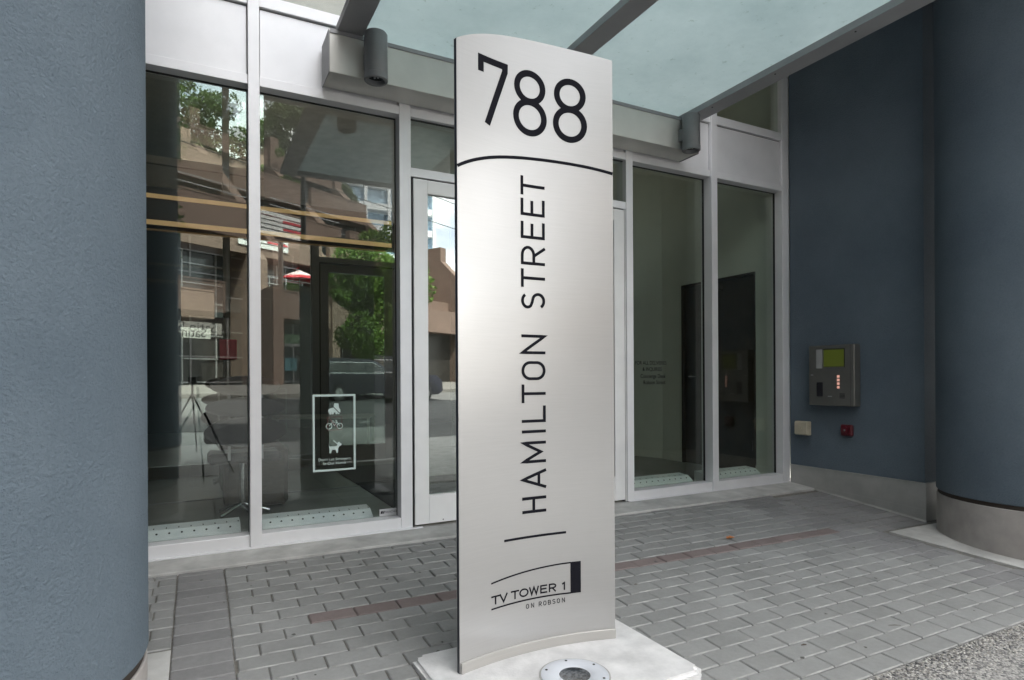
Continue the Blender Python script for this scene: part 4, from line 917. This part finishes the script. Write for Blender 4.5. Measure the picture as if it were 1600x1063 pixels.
b = MB()
for i in range(46):
    x = RNG.uniform(-.0, 4.4); y = RNG.uniform(-2.5, -.35)
    if PAD[0]-.03 < x < PAD[1]+.03 and y < PAD[3]+.03: continue
    r = RNG.uniform(.004, .011); k = 8; an = RNG.uniform(0, 6); pts = [(x+r*RNG.uniform(.6, 1.2)*math.cos(an+2*PI*q/k), y+r*RNG.uniform(.6, 1.2)*math.sin(an+2*PI*q/k)) for q in range(k)]
    b.add([(px, py, gz(px, py)+.0016) for px, py in pts]+[(x, y, gz(x, y)+.0030)], [(q, (q+1) % k, k) for q in range(k)])
tag(b.build('chewing_gum_spots', mat('dark_gum', (.09, .088, .082), .9), paving), kind='stuff')
# ================================================================== ACROSS THE STREET (seen mirrored in the glass)
opp = thing('terraced_building', 'brown stepped concrete building across the street seen mirrored in the glass', 'building', W(4, -4, 0.7))
def wbox(mb, s0, s1, n0, n1, z0, z1):
    v = [W(s, n, z) for z in (z0, z1) for n in (n0, n1) for s in (s0, s1)]
    mb.add(v, [(0, 2, 3, 1), (4, 5, 7, 6), (0, 1, 5, 4), (2, 6, 7, 3), (0, 4, 6, 2), (1, 3, 7, 5)])
def wpart(name, m, parent, *bx, **k):
    b = MB()
    for q in bx: wbox(b, *q)
    return b.build(name, m, parent, **k)
SA, SB = -16.0, 10.5
def fin(s, top=16.3, base=-.3, wdt=.6, up=14.4):
    prof = [(0, base), (0, 7.55), (-7.3*(up-7.55)/6.85, up), (-7.3*(up-7.55)/6.85, top), (-9.6, top), (-9.6, base)]
    b = MB(); b.prism(prof, lambda p: W(s-wdt/2, p[0], p[1]), lambda p: W(s+wdt/2, p[0], p[1])); return b.build('fin_wall', 'brown', opp)
for s in (-15.3, 0.0, 5.15, 10.3): fin(s)
fin(15.4, 10.5, up=9.5)
b = MB(); wbox(b, SA, SB, -16, -9.61, 0.6, 16.0); b.build('core', 'brown', opp)
fl_ = [(4.1, 5.45, -0.15, -2.3), (7.9, 9.55, -0.9, -4.4), (11.3, 12.6, -4.2, -7.4), (14.4, 15.5, -7.6, -9.5)]
for i, (z0, z1, n0, n1) in enumerate(fl_):
    for (a, c_) in ((-15.0, -2.7 if i == 0 else -.31), (.31, 4.84), (5.46, 9.99)):
        wpart('parapet', 'brown', opp, (a, c_, n0-.35, n0, z0, z1))
        wpart('floor_slab', 'brown_dark', opp, (a, c_, -9.6, n0-.351, z0, z0+.35))
        wpart('coping', 'brown', opp, (a, c_, n0-.38, n0+.03, z1+.001, z1+.08))
for (za, zb_, n_) in ((0.2, 4.1, -2.6), (4.45, 7.9, -2.6), (8.25, 11.3, -5.2), (11.65, 14.4, -8.2)):
    for (a, c_) in ((-15.0, -.31), (.31, 4.84), (5.46, 9.99)):
        wpart('glazing', 'far_glass' if za > 1 else 'shop_dark', opp, (a, c_, n_-.1, n_, za, zb_-.002))
        k = a+.6
        while k < c_:
            wpart('window_bar', 'rail', opp, (k-.04, k+.04, n_+.001, n_+.07, za, zb_-.003)); k += 1.9
        for zz in np.linspace(za+.7, zb_-.7, 3): wpart('window_rail', 'rail', opp, (a, c_, n_+.071, n_+.12, zz-.035, zz+.035))
for (a, c_) in ((.31, 4.84), (5.46, 9.99)):
    for zz in (6.0, 6.35, 6.7): wpart('railing', 'rail', opp, (a, c_, -.32, -.28, zz-.02, zz+.02))
    for k in np.arange(a+.3, c_, 1.1): wpart('railing_post', 'rail', opp, (k-.02, k+.02, -.279, -.25, 5.53, 6.75))
for zz in (9.95, 10.3): wpart('railing', 'rail', opp, (-15, -.31, -1.1, -1.06, zz-.02, zz+.02)), wpart('railing', 'rail', opp, (.31, 4.84, -1.1, -1.06, zz-.02, zz+.02))
# low podium beyond the terraces
wpart('podium', 'brown', opp, (10.61, 34, -12, -1.4, .6, 6.4)); wpart('podium_fascia', 'brown', opp, (10.61, 15.1, -1.39, -.2, 4.1, 5.6)); wpart('podium_fascia', 'brown', opp, (15.71, 34, -1.39, -.2, 4.1, 5.6))
wpart('podium_glazing', 'shop_dark', opp, (10.61, 34, -1.39, -1.3, .75, 4.1))
wpart('core', 'brown_dark', opp, (-40, -16.01, -12, -1, .6, 13))
def wtext(s, sz, m, s_, n_, z, parent, wd=1.0, rot=None):
    o = textmesh(s, sz, 'lettering', m, parent, (0, 0, 0), align='CENTER', wd=wd)
    # face of the building looks along +N in mirrored space: real direction
    pa = Vector(W(s_, n_, z)); dx = (Vector(W(s_-1, n_, z))-pa); dx.normalize(); up = Vector((0, 0, 1)); nrm = dx.cross(up)
    mt = Matrix((dx, -nrm, up)).transposed().to_4x4(); mt.translation = pa; o.parent = None; o.matrix_world = mt
    o.parent = parent; o.matrix_parent_inverse = parent.matrix_basis.inverted(); return o
sh = thing('shop_sign', 'long grey shop sign board with script lettering, mirrored in the left pane', 'shop sign', W(-4.5, 0, 3.2))
M['sign_grey'] = mat('grey_sign_board', (.42, .42, .38), .6); M['script'] = mat('dark_sign_letters', (.03, .03, .03), .5)
wpart('board', 'sign_grey', sh, (-6.2, -3.15, .15, .25, 3.05, 3.55)); wtext('Satin Shoe', .62, 'script', -4.75, .262, 3.12, sh, 1.05)
bn = thing('banner', 'white banner with red lines on the brown parapet, mirrored in the second pane', 'banner', W(1, -1, 8.7))
wpart('cloth', mat('white_banner', (.7, .7, .68), .8), bn, (-.9, 2.3, -.86, -.82, 8.35, 9.5))
for i in range(4): wpart('printed_line', 'script' if i < 3 else 'redp', bn, (-.6, 2.1, -.815, -.812, 8.6+i*.22, 8.65+i*.22))
wpart('printed_line', mat('bright_red_print', (.5, .03, .05), .6), bn, (.9, 2.25, -.811, -.808, 8.68, 8.8), (.9, 2.25, -.811, -.808, 9.08, 9.2))
gsn = thing('green_shop_sign', 'pale green shop sign over the dark shopfront, mirrored in the second pane', 'shop sign', W(2.4, -2, 3.4))
wpart('board', mat('green_white_sign', (.30, .48, .30), .6), gsn, (1.9, 4.3, -2.4, -2.3, 3.0, 3.5)); wpart('board_band', mat('white_sign', (.7, .7, .68), .6), gsn, (.5, 4.3, -2.29, -2.25, 2.82, 2.99)); wpart('board_end', 'banner' if False else M['white_table'], gsn, (.5, 1.6, -2.4, -2.3, 3.0, 3.5))
wpart('window_poster', mat('cyan_poster', (.2, .45, .5), .6), gsn, (2.1, 2.9, -2.4, -2.35, 1.5, 2.2))
# umbrella
um = thing('patio_umbrella', 'red and white patio umbrella on the terrace, mirrored in the second pane', 'umbrella', W(2.7, -.9, 5.5))
b = MB(); c_ = W(2.9, -.6, 0); b.lathe((c_[0], c_[1], 0), [(0, 7.45), (.5, 7.25), (1.25, 6.85), (1.25, 6.83), (.5, 7.22), (0, 7.42)], 8); 
m, t, bb = newmat('red_white_canvas'); ge = N(t, 'ShaderNodeNewGeometry'); sp = N(t, 'ShaderNodeSeparateXYZ'); L(t, ge.outputs['Position'], sp.inputs[0]); mr = N(t, 'ShaderNodeMath', operation='GREATER_THAN'); L(t, sp.outputs[2], mr.inputs[0]); mr.inputs[1].default_value = 7.05
mx = N(t, 'ShaderNodeMixRGB'); mx.inputs[1].default_value = (.45, .02, .03, 1); mx.inputs[2].default_value = (.7, .55, .55, 1); L(t, mr.outputs[0], mx.inputs[0]); L(t, mx.outputs[0], bb.inputs['Base Color'])
b.build('canopy', m, um); b = MB(); b.cyl((c_[0], c_[1], 4.5), (c_[0], c_[1], 7.4), .03); b.build('pole', 'rail', um)
# lamp pole
PX_, PY_ = unmirror(2.7, 14.0, False)
lp = thing('street_lamp', 'dark street lamp pole mirrored in the second pane', 'street lamp', (PX_, PY_, 0))
PX_, PY_ = unmirror(2.7, 14.0, False); gp = groundY(PX_, PY_); b = MB(); b.cyl((PX_, PY_, gp-.1), (PX_, PY_, 7.6), .095, .07, 16); b.build('pole', 'pole', lp, smooth='auto')
b = MB(); b.cyl((PX_, PY_, gp-.05), (PX_, PY_, gp+.35), .17, .13, 16); b.build('base', 'pole', lp, smooth='auto')
b = MB(); b.tube([(PX_, PY_, 7.55), (PX_, PY_+.2, 7.75), (PX_, PY_+.8, 7.8)], .05, 8); b.box(PX_-.1, PX_+.1, PY_+.7, PY_+1.25, 7.72, 7.86, c=.02); b.build('lamp_head', 'pole', lp)
# overhead wires
b = MB()
for k, (h, dn_) in enumerate(((9.6, 9.5), (9.2, 9.0), (8.4, 8.2))):
    pts = [Vector(W(s, dn_, h-.35*(1-((s-5)/30)**2))) for s in np.linspace(-25, 35, 25)]; b = MB(); b.tube(pts, .018, 5)
    tag(b.build('overhead_wire', 'pole'), ('topmost', 'middle', 'lowest')[k]+' of the thin dark overhead wires mirrored in the left panes', 'wire', 'overhead wires across the street')

# trees -------------------------------------------------------------
def leafcloud(mb, blobs, n, size, squash=1.0):
    for i in range(n):
        cx_, cy_, cz_, r = blobs[RNG.randint(len(blobs))]
        d = RNG.normal(size=3); d /= np.linalg.norm(d); rr = r*RNG.uniform(.45, 1.0)**.6
        p = np.array([cx_, cy_, cz_])+d*rr*np.array([1, 1, squash]); 
        a = RNG.normal(size=3); a /= np.linalg.norm(a); q = np.cross(a, RNG.normal(size=3)); q /= np.linalg.norm(q); s = size*RNG.uniform(.6, 1.3)
        mb.add([p-a*s, p+q*s*.5, p+a*s, p-q*s*.5], [(0, 1, 2, 3)], RNG.uniform())
def tree(label, base, h, blobs, n, size, leaf='leaf', trunk_r=.09, group=None):
    t_ = thing('tree', label, 'tree', base, group); mb = MB(); leafcloud(mb, blobs, n, size); mb.build('crown', leaf, t_, attr=True)
    b = MB(); bx, by, bz = base; cx_ = np.mean([q[0] for q in blobs]); cy_ = np.mean([q[1] for q in blobs]); b.tube([(bx, by, bz-.1), (bx*.7+cx_*.3, by*.7+cy_*.3, bz+h*.4), (cx_, cy_, bz+h*.95)], [trunk_r, trunk_r*.75, trunk_r*.3], 10)
    for q in blobs[:8]: b.tube([(bx*.6+cx_*.4, by*.6+cy_*.4, bz+h*.42), tuple(q[:3])], [trunk_r*.5, trunk_r*.15], 6)
    b.build('trunk', 'bark', t_, smooth='auto'); return t_
def blobsW(s, n_, z, R_, H, k, r, inner=False):
    out = []
    for i in range(k):
        a = RNG.uniform(0, 2*PI); q = RNG.uniform(0, 1)**.5; zz = RNG.uniform(-1, 1); p = W(s+R_*q*math.cos(a)*(1-.45*abs(zz)), n_+R_*q*math.sin(a)*(1-.45*abs(zz)), z+H*zz, inner); out.append((*p, r*RNG.uniform(.6, 1.2)))
    return out
tree('bright green street tree, mirrored in the second pane', (*Wi(2.3, 4.2, 0)[:2], .55), 5, blobsW(1.75, 4.2, 4.9, 1.75, 2.3, 34, .72, True), 15000, .105, 'leaf', .1)
tree('second green street tree further along, mirrored beside it', (*Wi(-11.5, 6, 0)[:2], .4), 5, blobsW(-11.5, 6.0, 5.2, 1.9, 2.3, 20, .7, True), 4500, .11, 'leaf', .1)
for k, (s, n_, z, R_, H, kk, lab) in enumerate(((-3.6, -6.3, 16.6, 2.2, 1.4, 22, 'leafy shrub overhanging the upper terrace at far left'), (2.4, -9.0, 18.3, 2.9, 2.6, 34, 'dark green roof garden tree above the first fin'), (7.8, -9.0, 17.9, 3.0, 2.2, 32, 'broad roof garden tree above the middle terrace'), (12.0, -9, 15.2, 2.0, 1.8, 16, 'roof garden tree at the right end of the terraces'), (-2.8, -9.5, 19.6, 3.4, 3.6, 44, 'roof garden tree left of the first fin'))):
    tree(lab, W(s, n_, z-2.2), 2, blobsW(s, n_, z, R_, H, kk, .85), 7500, .13, 'leaf' if k == 0 else 'leaf_dark', .1, 'roof garden trees')
hd = MB(); leafcloud(hd, [(*W(s, -.5, 5.75), .28) for s in np.arange(.8, 4.6, .35)]+[(*W(s, -.5, 5.75), .28) for s in np.arange(5.9, 9.5, .35)], 2600, .07); tag(hd.build('terrace_planting', 'leaf', attr=True), 'low green planting along the terrace parapet, mirrored in the glass', 'planting', kind='stuff')
iv = MB(); leafcloud(iv, [(*W(5.15+RNG.uniform(-.3, .3), -7.0+RNG.uniform(0, 2.5), 15.2-k*.33), .3) for k in range(10)], 1500, .08); tag(iv.build('climbing_ivy', 'leaf', attr=True), 'green ivy hanging on the middle fin wall, mirrored in the glass', 'ivy', kind='stuff')
# near sparse tree whose twigs show in the left pane
NBX, NBY = unmirror(-1.15, 11.0)
nb = [(NBX+RNG.uniform(-.7, .75), NBY+RNG.uniform(-.6, .6), 4.6+RNG.uniform(-1.3, 1.6), .22) for i in range(26)]
tree('thin leafed street tree on the near kerb, mirrored in the leftmost pane', (NBX-.5, NBY, groundY(NBX-.5, NBY)), 5.2, nb, 900, .06, 'leaf', .07)
# high-rise
hr = thing('glass_highrise', 'pale blue high-rise far behind the terraces, mirrored in the glass', 'building', (18, -75, 0))
def hbox(nm, m, x0, x1, y0, y1, z0, z1): return part(nm, m, hr, (x0, x1, y0, y1, z0, z1))
hbox('core', 'tower_glass', 16.2, 30, -92, -78, 0, 40)
for z in np.arange(3, 40, 3.0): hbox('balcony', 'tower_white', 16.0, 30.2, -77.99, -77.2, z, z+.9)
for x in np.arange(17, 30, 3.2): hbox('pier', 'tower_white', x-.2, x+.2, -77.19, -77.0, 0, 40)
wh = thing('white_lowrise', 'white office block beyond the brown building, mirrored in the door', 'building', (40, -60, 0))
part('wall', 'tower_white', wh, (33, 60, -90, -70, 0, 10.0)); part('roof_box', 'tower_white', wh, (38, 44, -88, -75, 10.0, 12.5))
for z in (3.0, 6.0, 8.2): part('window_band', 'far_glass', wh, (33.5, 59.5, -69.99, -69.9, z, z+1.2))

# minivan -------------------------------------------------------------
def vehicle():
    t_ = thing('parked_minivan', 'dark blue parked minivan with chrome window trim, mirrored in the glass', 'minivan', (*unmirror(5.2, 19.6), .15))
    az = R(57); D = np.array([math.sin(az), math.cos(az)]); Pn = np.array([math.cos(az), -math.sin(az)]); O = np.array([4.0, 19.0]); g = .16
    def V(l, n_, z): p = O+D*l+Pn*n_; return (*unmirror(p[0], p[1]), g+z)
    M['van'] = mat('dark_navy_car_paint', (.010, .012, .030), .22, .1, .1); M['tail'] = mat('tail_lamp_red', (.35, .02, .02), .25)
    low = [(.02, .38), (0, .8), (.08, 1.02), (4.6, 1.0), (4.95, .78), (5.0, .4), (4.7, .26), (.2, .28)]
    b = MB(); b.prism(low, lambda p: V(p[0], 0, p[1]), lambda p: V(p[0], -1.9, p[1])); b.build('body', 'van', t_)
    cab = [(.08, 1.021), (.42, 1.62), (.8, 1.70), (2.9, 1.68), (3.3, 1.58), (4.2, 1.021)]
    b = MB(); n = len(cab); b.prism(cab, lambda p: V(p[0], -.03-.20*(p[1]-1.02)/.68, p[1]), lambda p: V(p[0], -1.87+.20*(p[1]-1.02)/.68, p[1])); b.build('cabin', 'van', t_)
    win = [(.5, 1.10), (.68, 1.52), (2.95, 1.54), (3.2, 1.46), (3.8, 1.10)]
    sidew = lambda p, o: V(p[0], -.03-.20*(p[1]-1.02)/.68+o, p[1])
    b = MB(); b.prism(win, lambda p: sidew(p, .002), lambda p: sidew(p, .010)); b.build('side_window', 'far_glass', t_)
    b = MB(); b.tube([sidew(p, .012) for p in win], .017, 6, closed=True); b.build('window_trim', 'chrome', t_)
    b = MB(); 
    for x in (1.55, 2.5): b.prism([(x, 1.1), (x+.06, 1.1), (x+.06, 1.53), (x, 1.53)], lambda p: sidew(p, .0105), lambda p: sidew(p, .014))
    b.build('pillar', 'van', t_)
    b = MB(); b.prism([(.0, .95), (.30, .98), (.28, 1.10), (.10, 1.14)], lambda p: V(p[0], -.03, p[1]-.05), lambda p: V(p[0], .008, p[1]-.05)); b.build('tail_lamp', 'tail', t_)
    b = MB(); b.prism([(-.012, 1.15), (.16, 1.52), (.175, 1.52), (.0, 1.15)], lambda p: V(p[0]+.14, -.25, p[1]), lambda p: V(p[0]+.14, -1.65, p[1])); b.build('rear_window', 'far_glass', t_)
    part_b = MB(); part_b.prism([(-.06, .38), (-.08, .6), (.05, .62), (.05, .38)], lambda p: V(p[0], .0, p[1]), lambda p: V(p[0], -1.9, p[1])); part_b.build('bumper', 'van', t_)
    dx = Vector(V(0, 1, 0))-Vector(V(0, 0, 0))
    for l in (.95, 3.95):
        for n_ in (.012, -1.70):
            p0 = Vector(V(l, n_, .33)); p1 = p0-dx*.21; b = MB(); b.cyl(p0, p1, .33, seg=28); wh_ = b.build('wheel', 'black_leather', t_, smooth='auto')
            q0 = p0+dx*.004; b = MB(); b.cyl(q0, p0+dx*.0005, .2, seg=20); b.build('rim', 'rail', wh_)
    return t_
vehicle()
# bicycles at the rack
def bicycle(s, n_, label):
    t_ = thing('parked_bicycle', label, 'bicycle', Wi(s, n_, .8), 'bicycles parked by the shops'); g = .74
    for l in (0, 1.02):
        b = MB(); b.tube([Wi(s+l+.33*math.cos(q), n_, g+.35+.33*math.sin(q)) for q in np.linspace(0, 2*PI, 24, endpoint=False)], .018, 6, closed=True); wl = b.build('wheel', 'rail', t_)
        b = MB()
        for q in np.linspace(0, PI, 6, endpoint=False): b.tube([Wi(s+l+.31*math.cos(q), n_, g+.35+.31*math.sin(q)), Wi(s+l-.31*math.cos(q), n_, g+.35-.31*math.sin(q))], .003, 4)
        b.build('spokes', 'chrome', wl)
    b = MB()
    for p, q in (((0, .35), (.42, .33)), ((0, .35), (.3, .85)), ((.42, .33), (.3, .9)), ((.3, .82), (.88, .86)), ((.42, .33), (.9, .76)), ((1.02, .35), (.86, .95))): b.tube([Wi(s+p[0], n_, g+p[1]), Wi(s+q[0], n_, g+q[1])], .017, 6)
    b.build('frame', 'pole', t_); b = MB(); b.tube([Wi(s+.86, n_-.25, g+.98), Wi(s+.84, n_, g+.97), Wi(s+.86, n_+.25, g+.98)], .014, 6); b.build('handlebar', 'chrome', t_); b = MB(); b.tube([Wi(s+.18, n_, g+.92), Wi(s+.42, n_, g+.93)], [.06, .03], 8); b.build('saddle', 'black_leather', t_)
bicycle(1.1, .9, 'bicycle parked nearer the brown pillar, mirrored low in the second pane')
bicycle(1.9, .3, 'bicycle parked behind the first one towards the shops, mirrored in the second pane')

# tripod and person on the street side ---------------------------------
tp = thing('camera_tripod', 'black camera on a tripod on the pavement, mirrored in the left pane', 'tripod', (0, -4.15, 0))
apex = Vector((0.0, -4.24, 0.80))
for k, (fx, fy) in enumerate(((0.06, -3.78), (-.50, -4.52), (.42, -4.60))):
    foot = Vector((fx, fy, groundY(fx, fy)+.004)); a1 = apex.lerp(foot, .50); b = MB(); b.tube([apex, a1], .015, 8); b.cyl(a1-(foot-apex)*.02, a1+(foot-apex)*.02, .022, seg=10); b.tube([a1, foot], .010, 8); b.build('leg', 'pole', tp, smooth='auto')
b = MB(); b.cyl(apex-Vector((0, 0, .10)), apex+Vector((0, 0, .16)), .018, seg=10); b.build('centre_post', 'pole', tp, smooth='auto')
b = MB(); b.box(-.07, .07, -4.28, -4.19, .985, 1.10, c=.01); b.build('camera_body', 'black_leather', tp); b = MB(); b.cyl((0, -4.19, 1.05), (0.02, -4.125, 1.05), .036, seg=18); b.build('lens', 'black_leather', tp, smooth='auto')

def person(base, yaw, label, shirt, trousers, skin=(.35, .2, .14), hair=(.03, .02, .015)):
    t_ = thing('person', label, 'person', base)
    J = {'pel': (0, 0, .95, .13, .10), 'wa': (0, .01, 1.08, .125, .09), 'ch': (0, .0, 1.32, .155, .11), 'nk0': (0, 0, 1.47, .07, .06), 'nk': (0, .01, 1.53, .052, .052), 'hd0': (0, .02, 1.60, .072, .085), 'hd1': (0, .02, 1.68, .078, .095), 'hd2': (0, .01, 1.75, .05, .065)}
    V_ = []; E_ = []; Rr = []
    def add(p, r, par):
        V_.append(p[:3]); Rr.append((r, r) if not isinstance(r, tuple) else r)
        if par is not None: E_.append((par, len(V_)-1))
        return len(V_)-1
    p = add((0, 0, .95), (.14, .11), None); wa = add((0, .01, 1.1), (.125, .095), p); c_ = add((0, 0, 1.3), (.15, .11), wa); n0 = add((0, 0, 1.46), (.07, .06), c_); n1 = add((0, .015, 1.53), .05, n0); h0 = add((0, .03, 1.60), (.066, .08), n1); h1 = add((0, .03, 1.68), (.074, .092), h0); add((0, .02, 1.755), (.045, .06), h1)
    for sx, st_ in ((-1, 1), (1, -1)):
        sh_ = add((sx*.17, 0, 1.42), .055, c_); el = add((sx*.24, st_*.10, 1.16), .04, sh_); wr = add((sx*.23, st_*.28+.05, .98), .027, el); hn = add((sx*.225, st_*.33+.07, .92), .034, wr)
        for k in range(4): add((sx*(.205+.013*k), st_*.36+.09, .85+.006*abs(k-1.5)), .009, hn)
        add((sx*.19, st_*.34+.10, .90), .010, hn)
        hp = add((sx*.09, 0, .88), .10, p); kn = add((sx*.10, -st_*.16+.05, .50), .06, hp); an = add((sx*.10, -st_*.34, .09), .04, kn); add((sx*.11, -st_*.34+.16, .035), .035, an)
    me = bpy.data.meshes.new('body'); me.from_pydata(V_, E_, []); o = bpy.data.objects.new('body', me); COL.objects.link(o)
    md = o.modifiers.new('skin', 'SKIN'); md.use_smooth_shade = True
    for i, r in enumerate(Rr): me.skin_vertices[0].data[i].radius = r
    me.skin_vertices[0].data[0].use_root = True
    o.modifiers.new('sub', 'SUBSURF').levels = 1; o.modifiers['sub'].render_levels = 1
    dg = bpy.context.evaluated_depsgraph_get(); dg.update(); m2_ = bpy.data.meshes.new_from_object(o.evaluated_get(dg)); o.modifiers.clear(); o.data = m2_; m2_.name = 'body'
    m2_.materials.clear()
    for c in (mat('skin', skin, .5), mat('shirt', shirt, .8), mat('trousers', trousers, .8), mat('shoes', (.02, .02, .02), .5), mat('hair', hair, .6)): m2_.materials.append(c)
    for f_ in m2_.polygons:
        z = f_.center.z; x = abs(f_.center.x); y = f_.center.y
        if z < .1: i = 3
        elif z < .99 and x < .19: i = 2
        elif z < 1.5 and not (x > .18 and z < 1.15): i = 1
        elif z > 1.70 or (z > 1.6 and y < -.005): i = 4
        else: i = 0
        f_.material_index = i
    mt = Matrix.Translation(base) @ Matrix.Rotation(yaw, 4, 'Z'); m2_.transform(mt); o.parent = t_; o.matrix_parent_inverse = t_.matrix_basis.inverted()
    b = MB()
    for q in (-1, 1): b.lathe((q*.028, .118, 1.675), [(0, -.008), (.008, 0), (0, .008)], 8)
    b.v = [tuple(mt @ Vector(p_)) for p_ in b.v]; b.build('eyes', 'black_leather', t_); b = MB(); b.add([(-.012, .118, 1.645), (.012, .118, 1.645), (0, .145, 1.648), (0, .118, 1.675)], [(0, 1, 2), (0, 2, 3), (1, 3, 2), (0, 3, 1)]); b.v = [tuple(mt @ Vector(p_)) for p_ in b.v]; b.build('nose', mat('skin_nose', skin, .5), t_)
    return t_
pq = unmirror(-1.32, 15.6)
person((pq[0], pq[1], groundY(*pq)-.05), R(-70), 'walking person in a pale lilac shirt, mirrored at the left edge of the glass', (.45, .42, .62), (.04, .045, .06))
print('objects', len(bpy.data.objects))
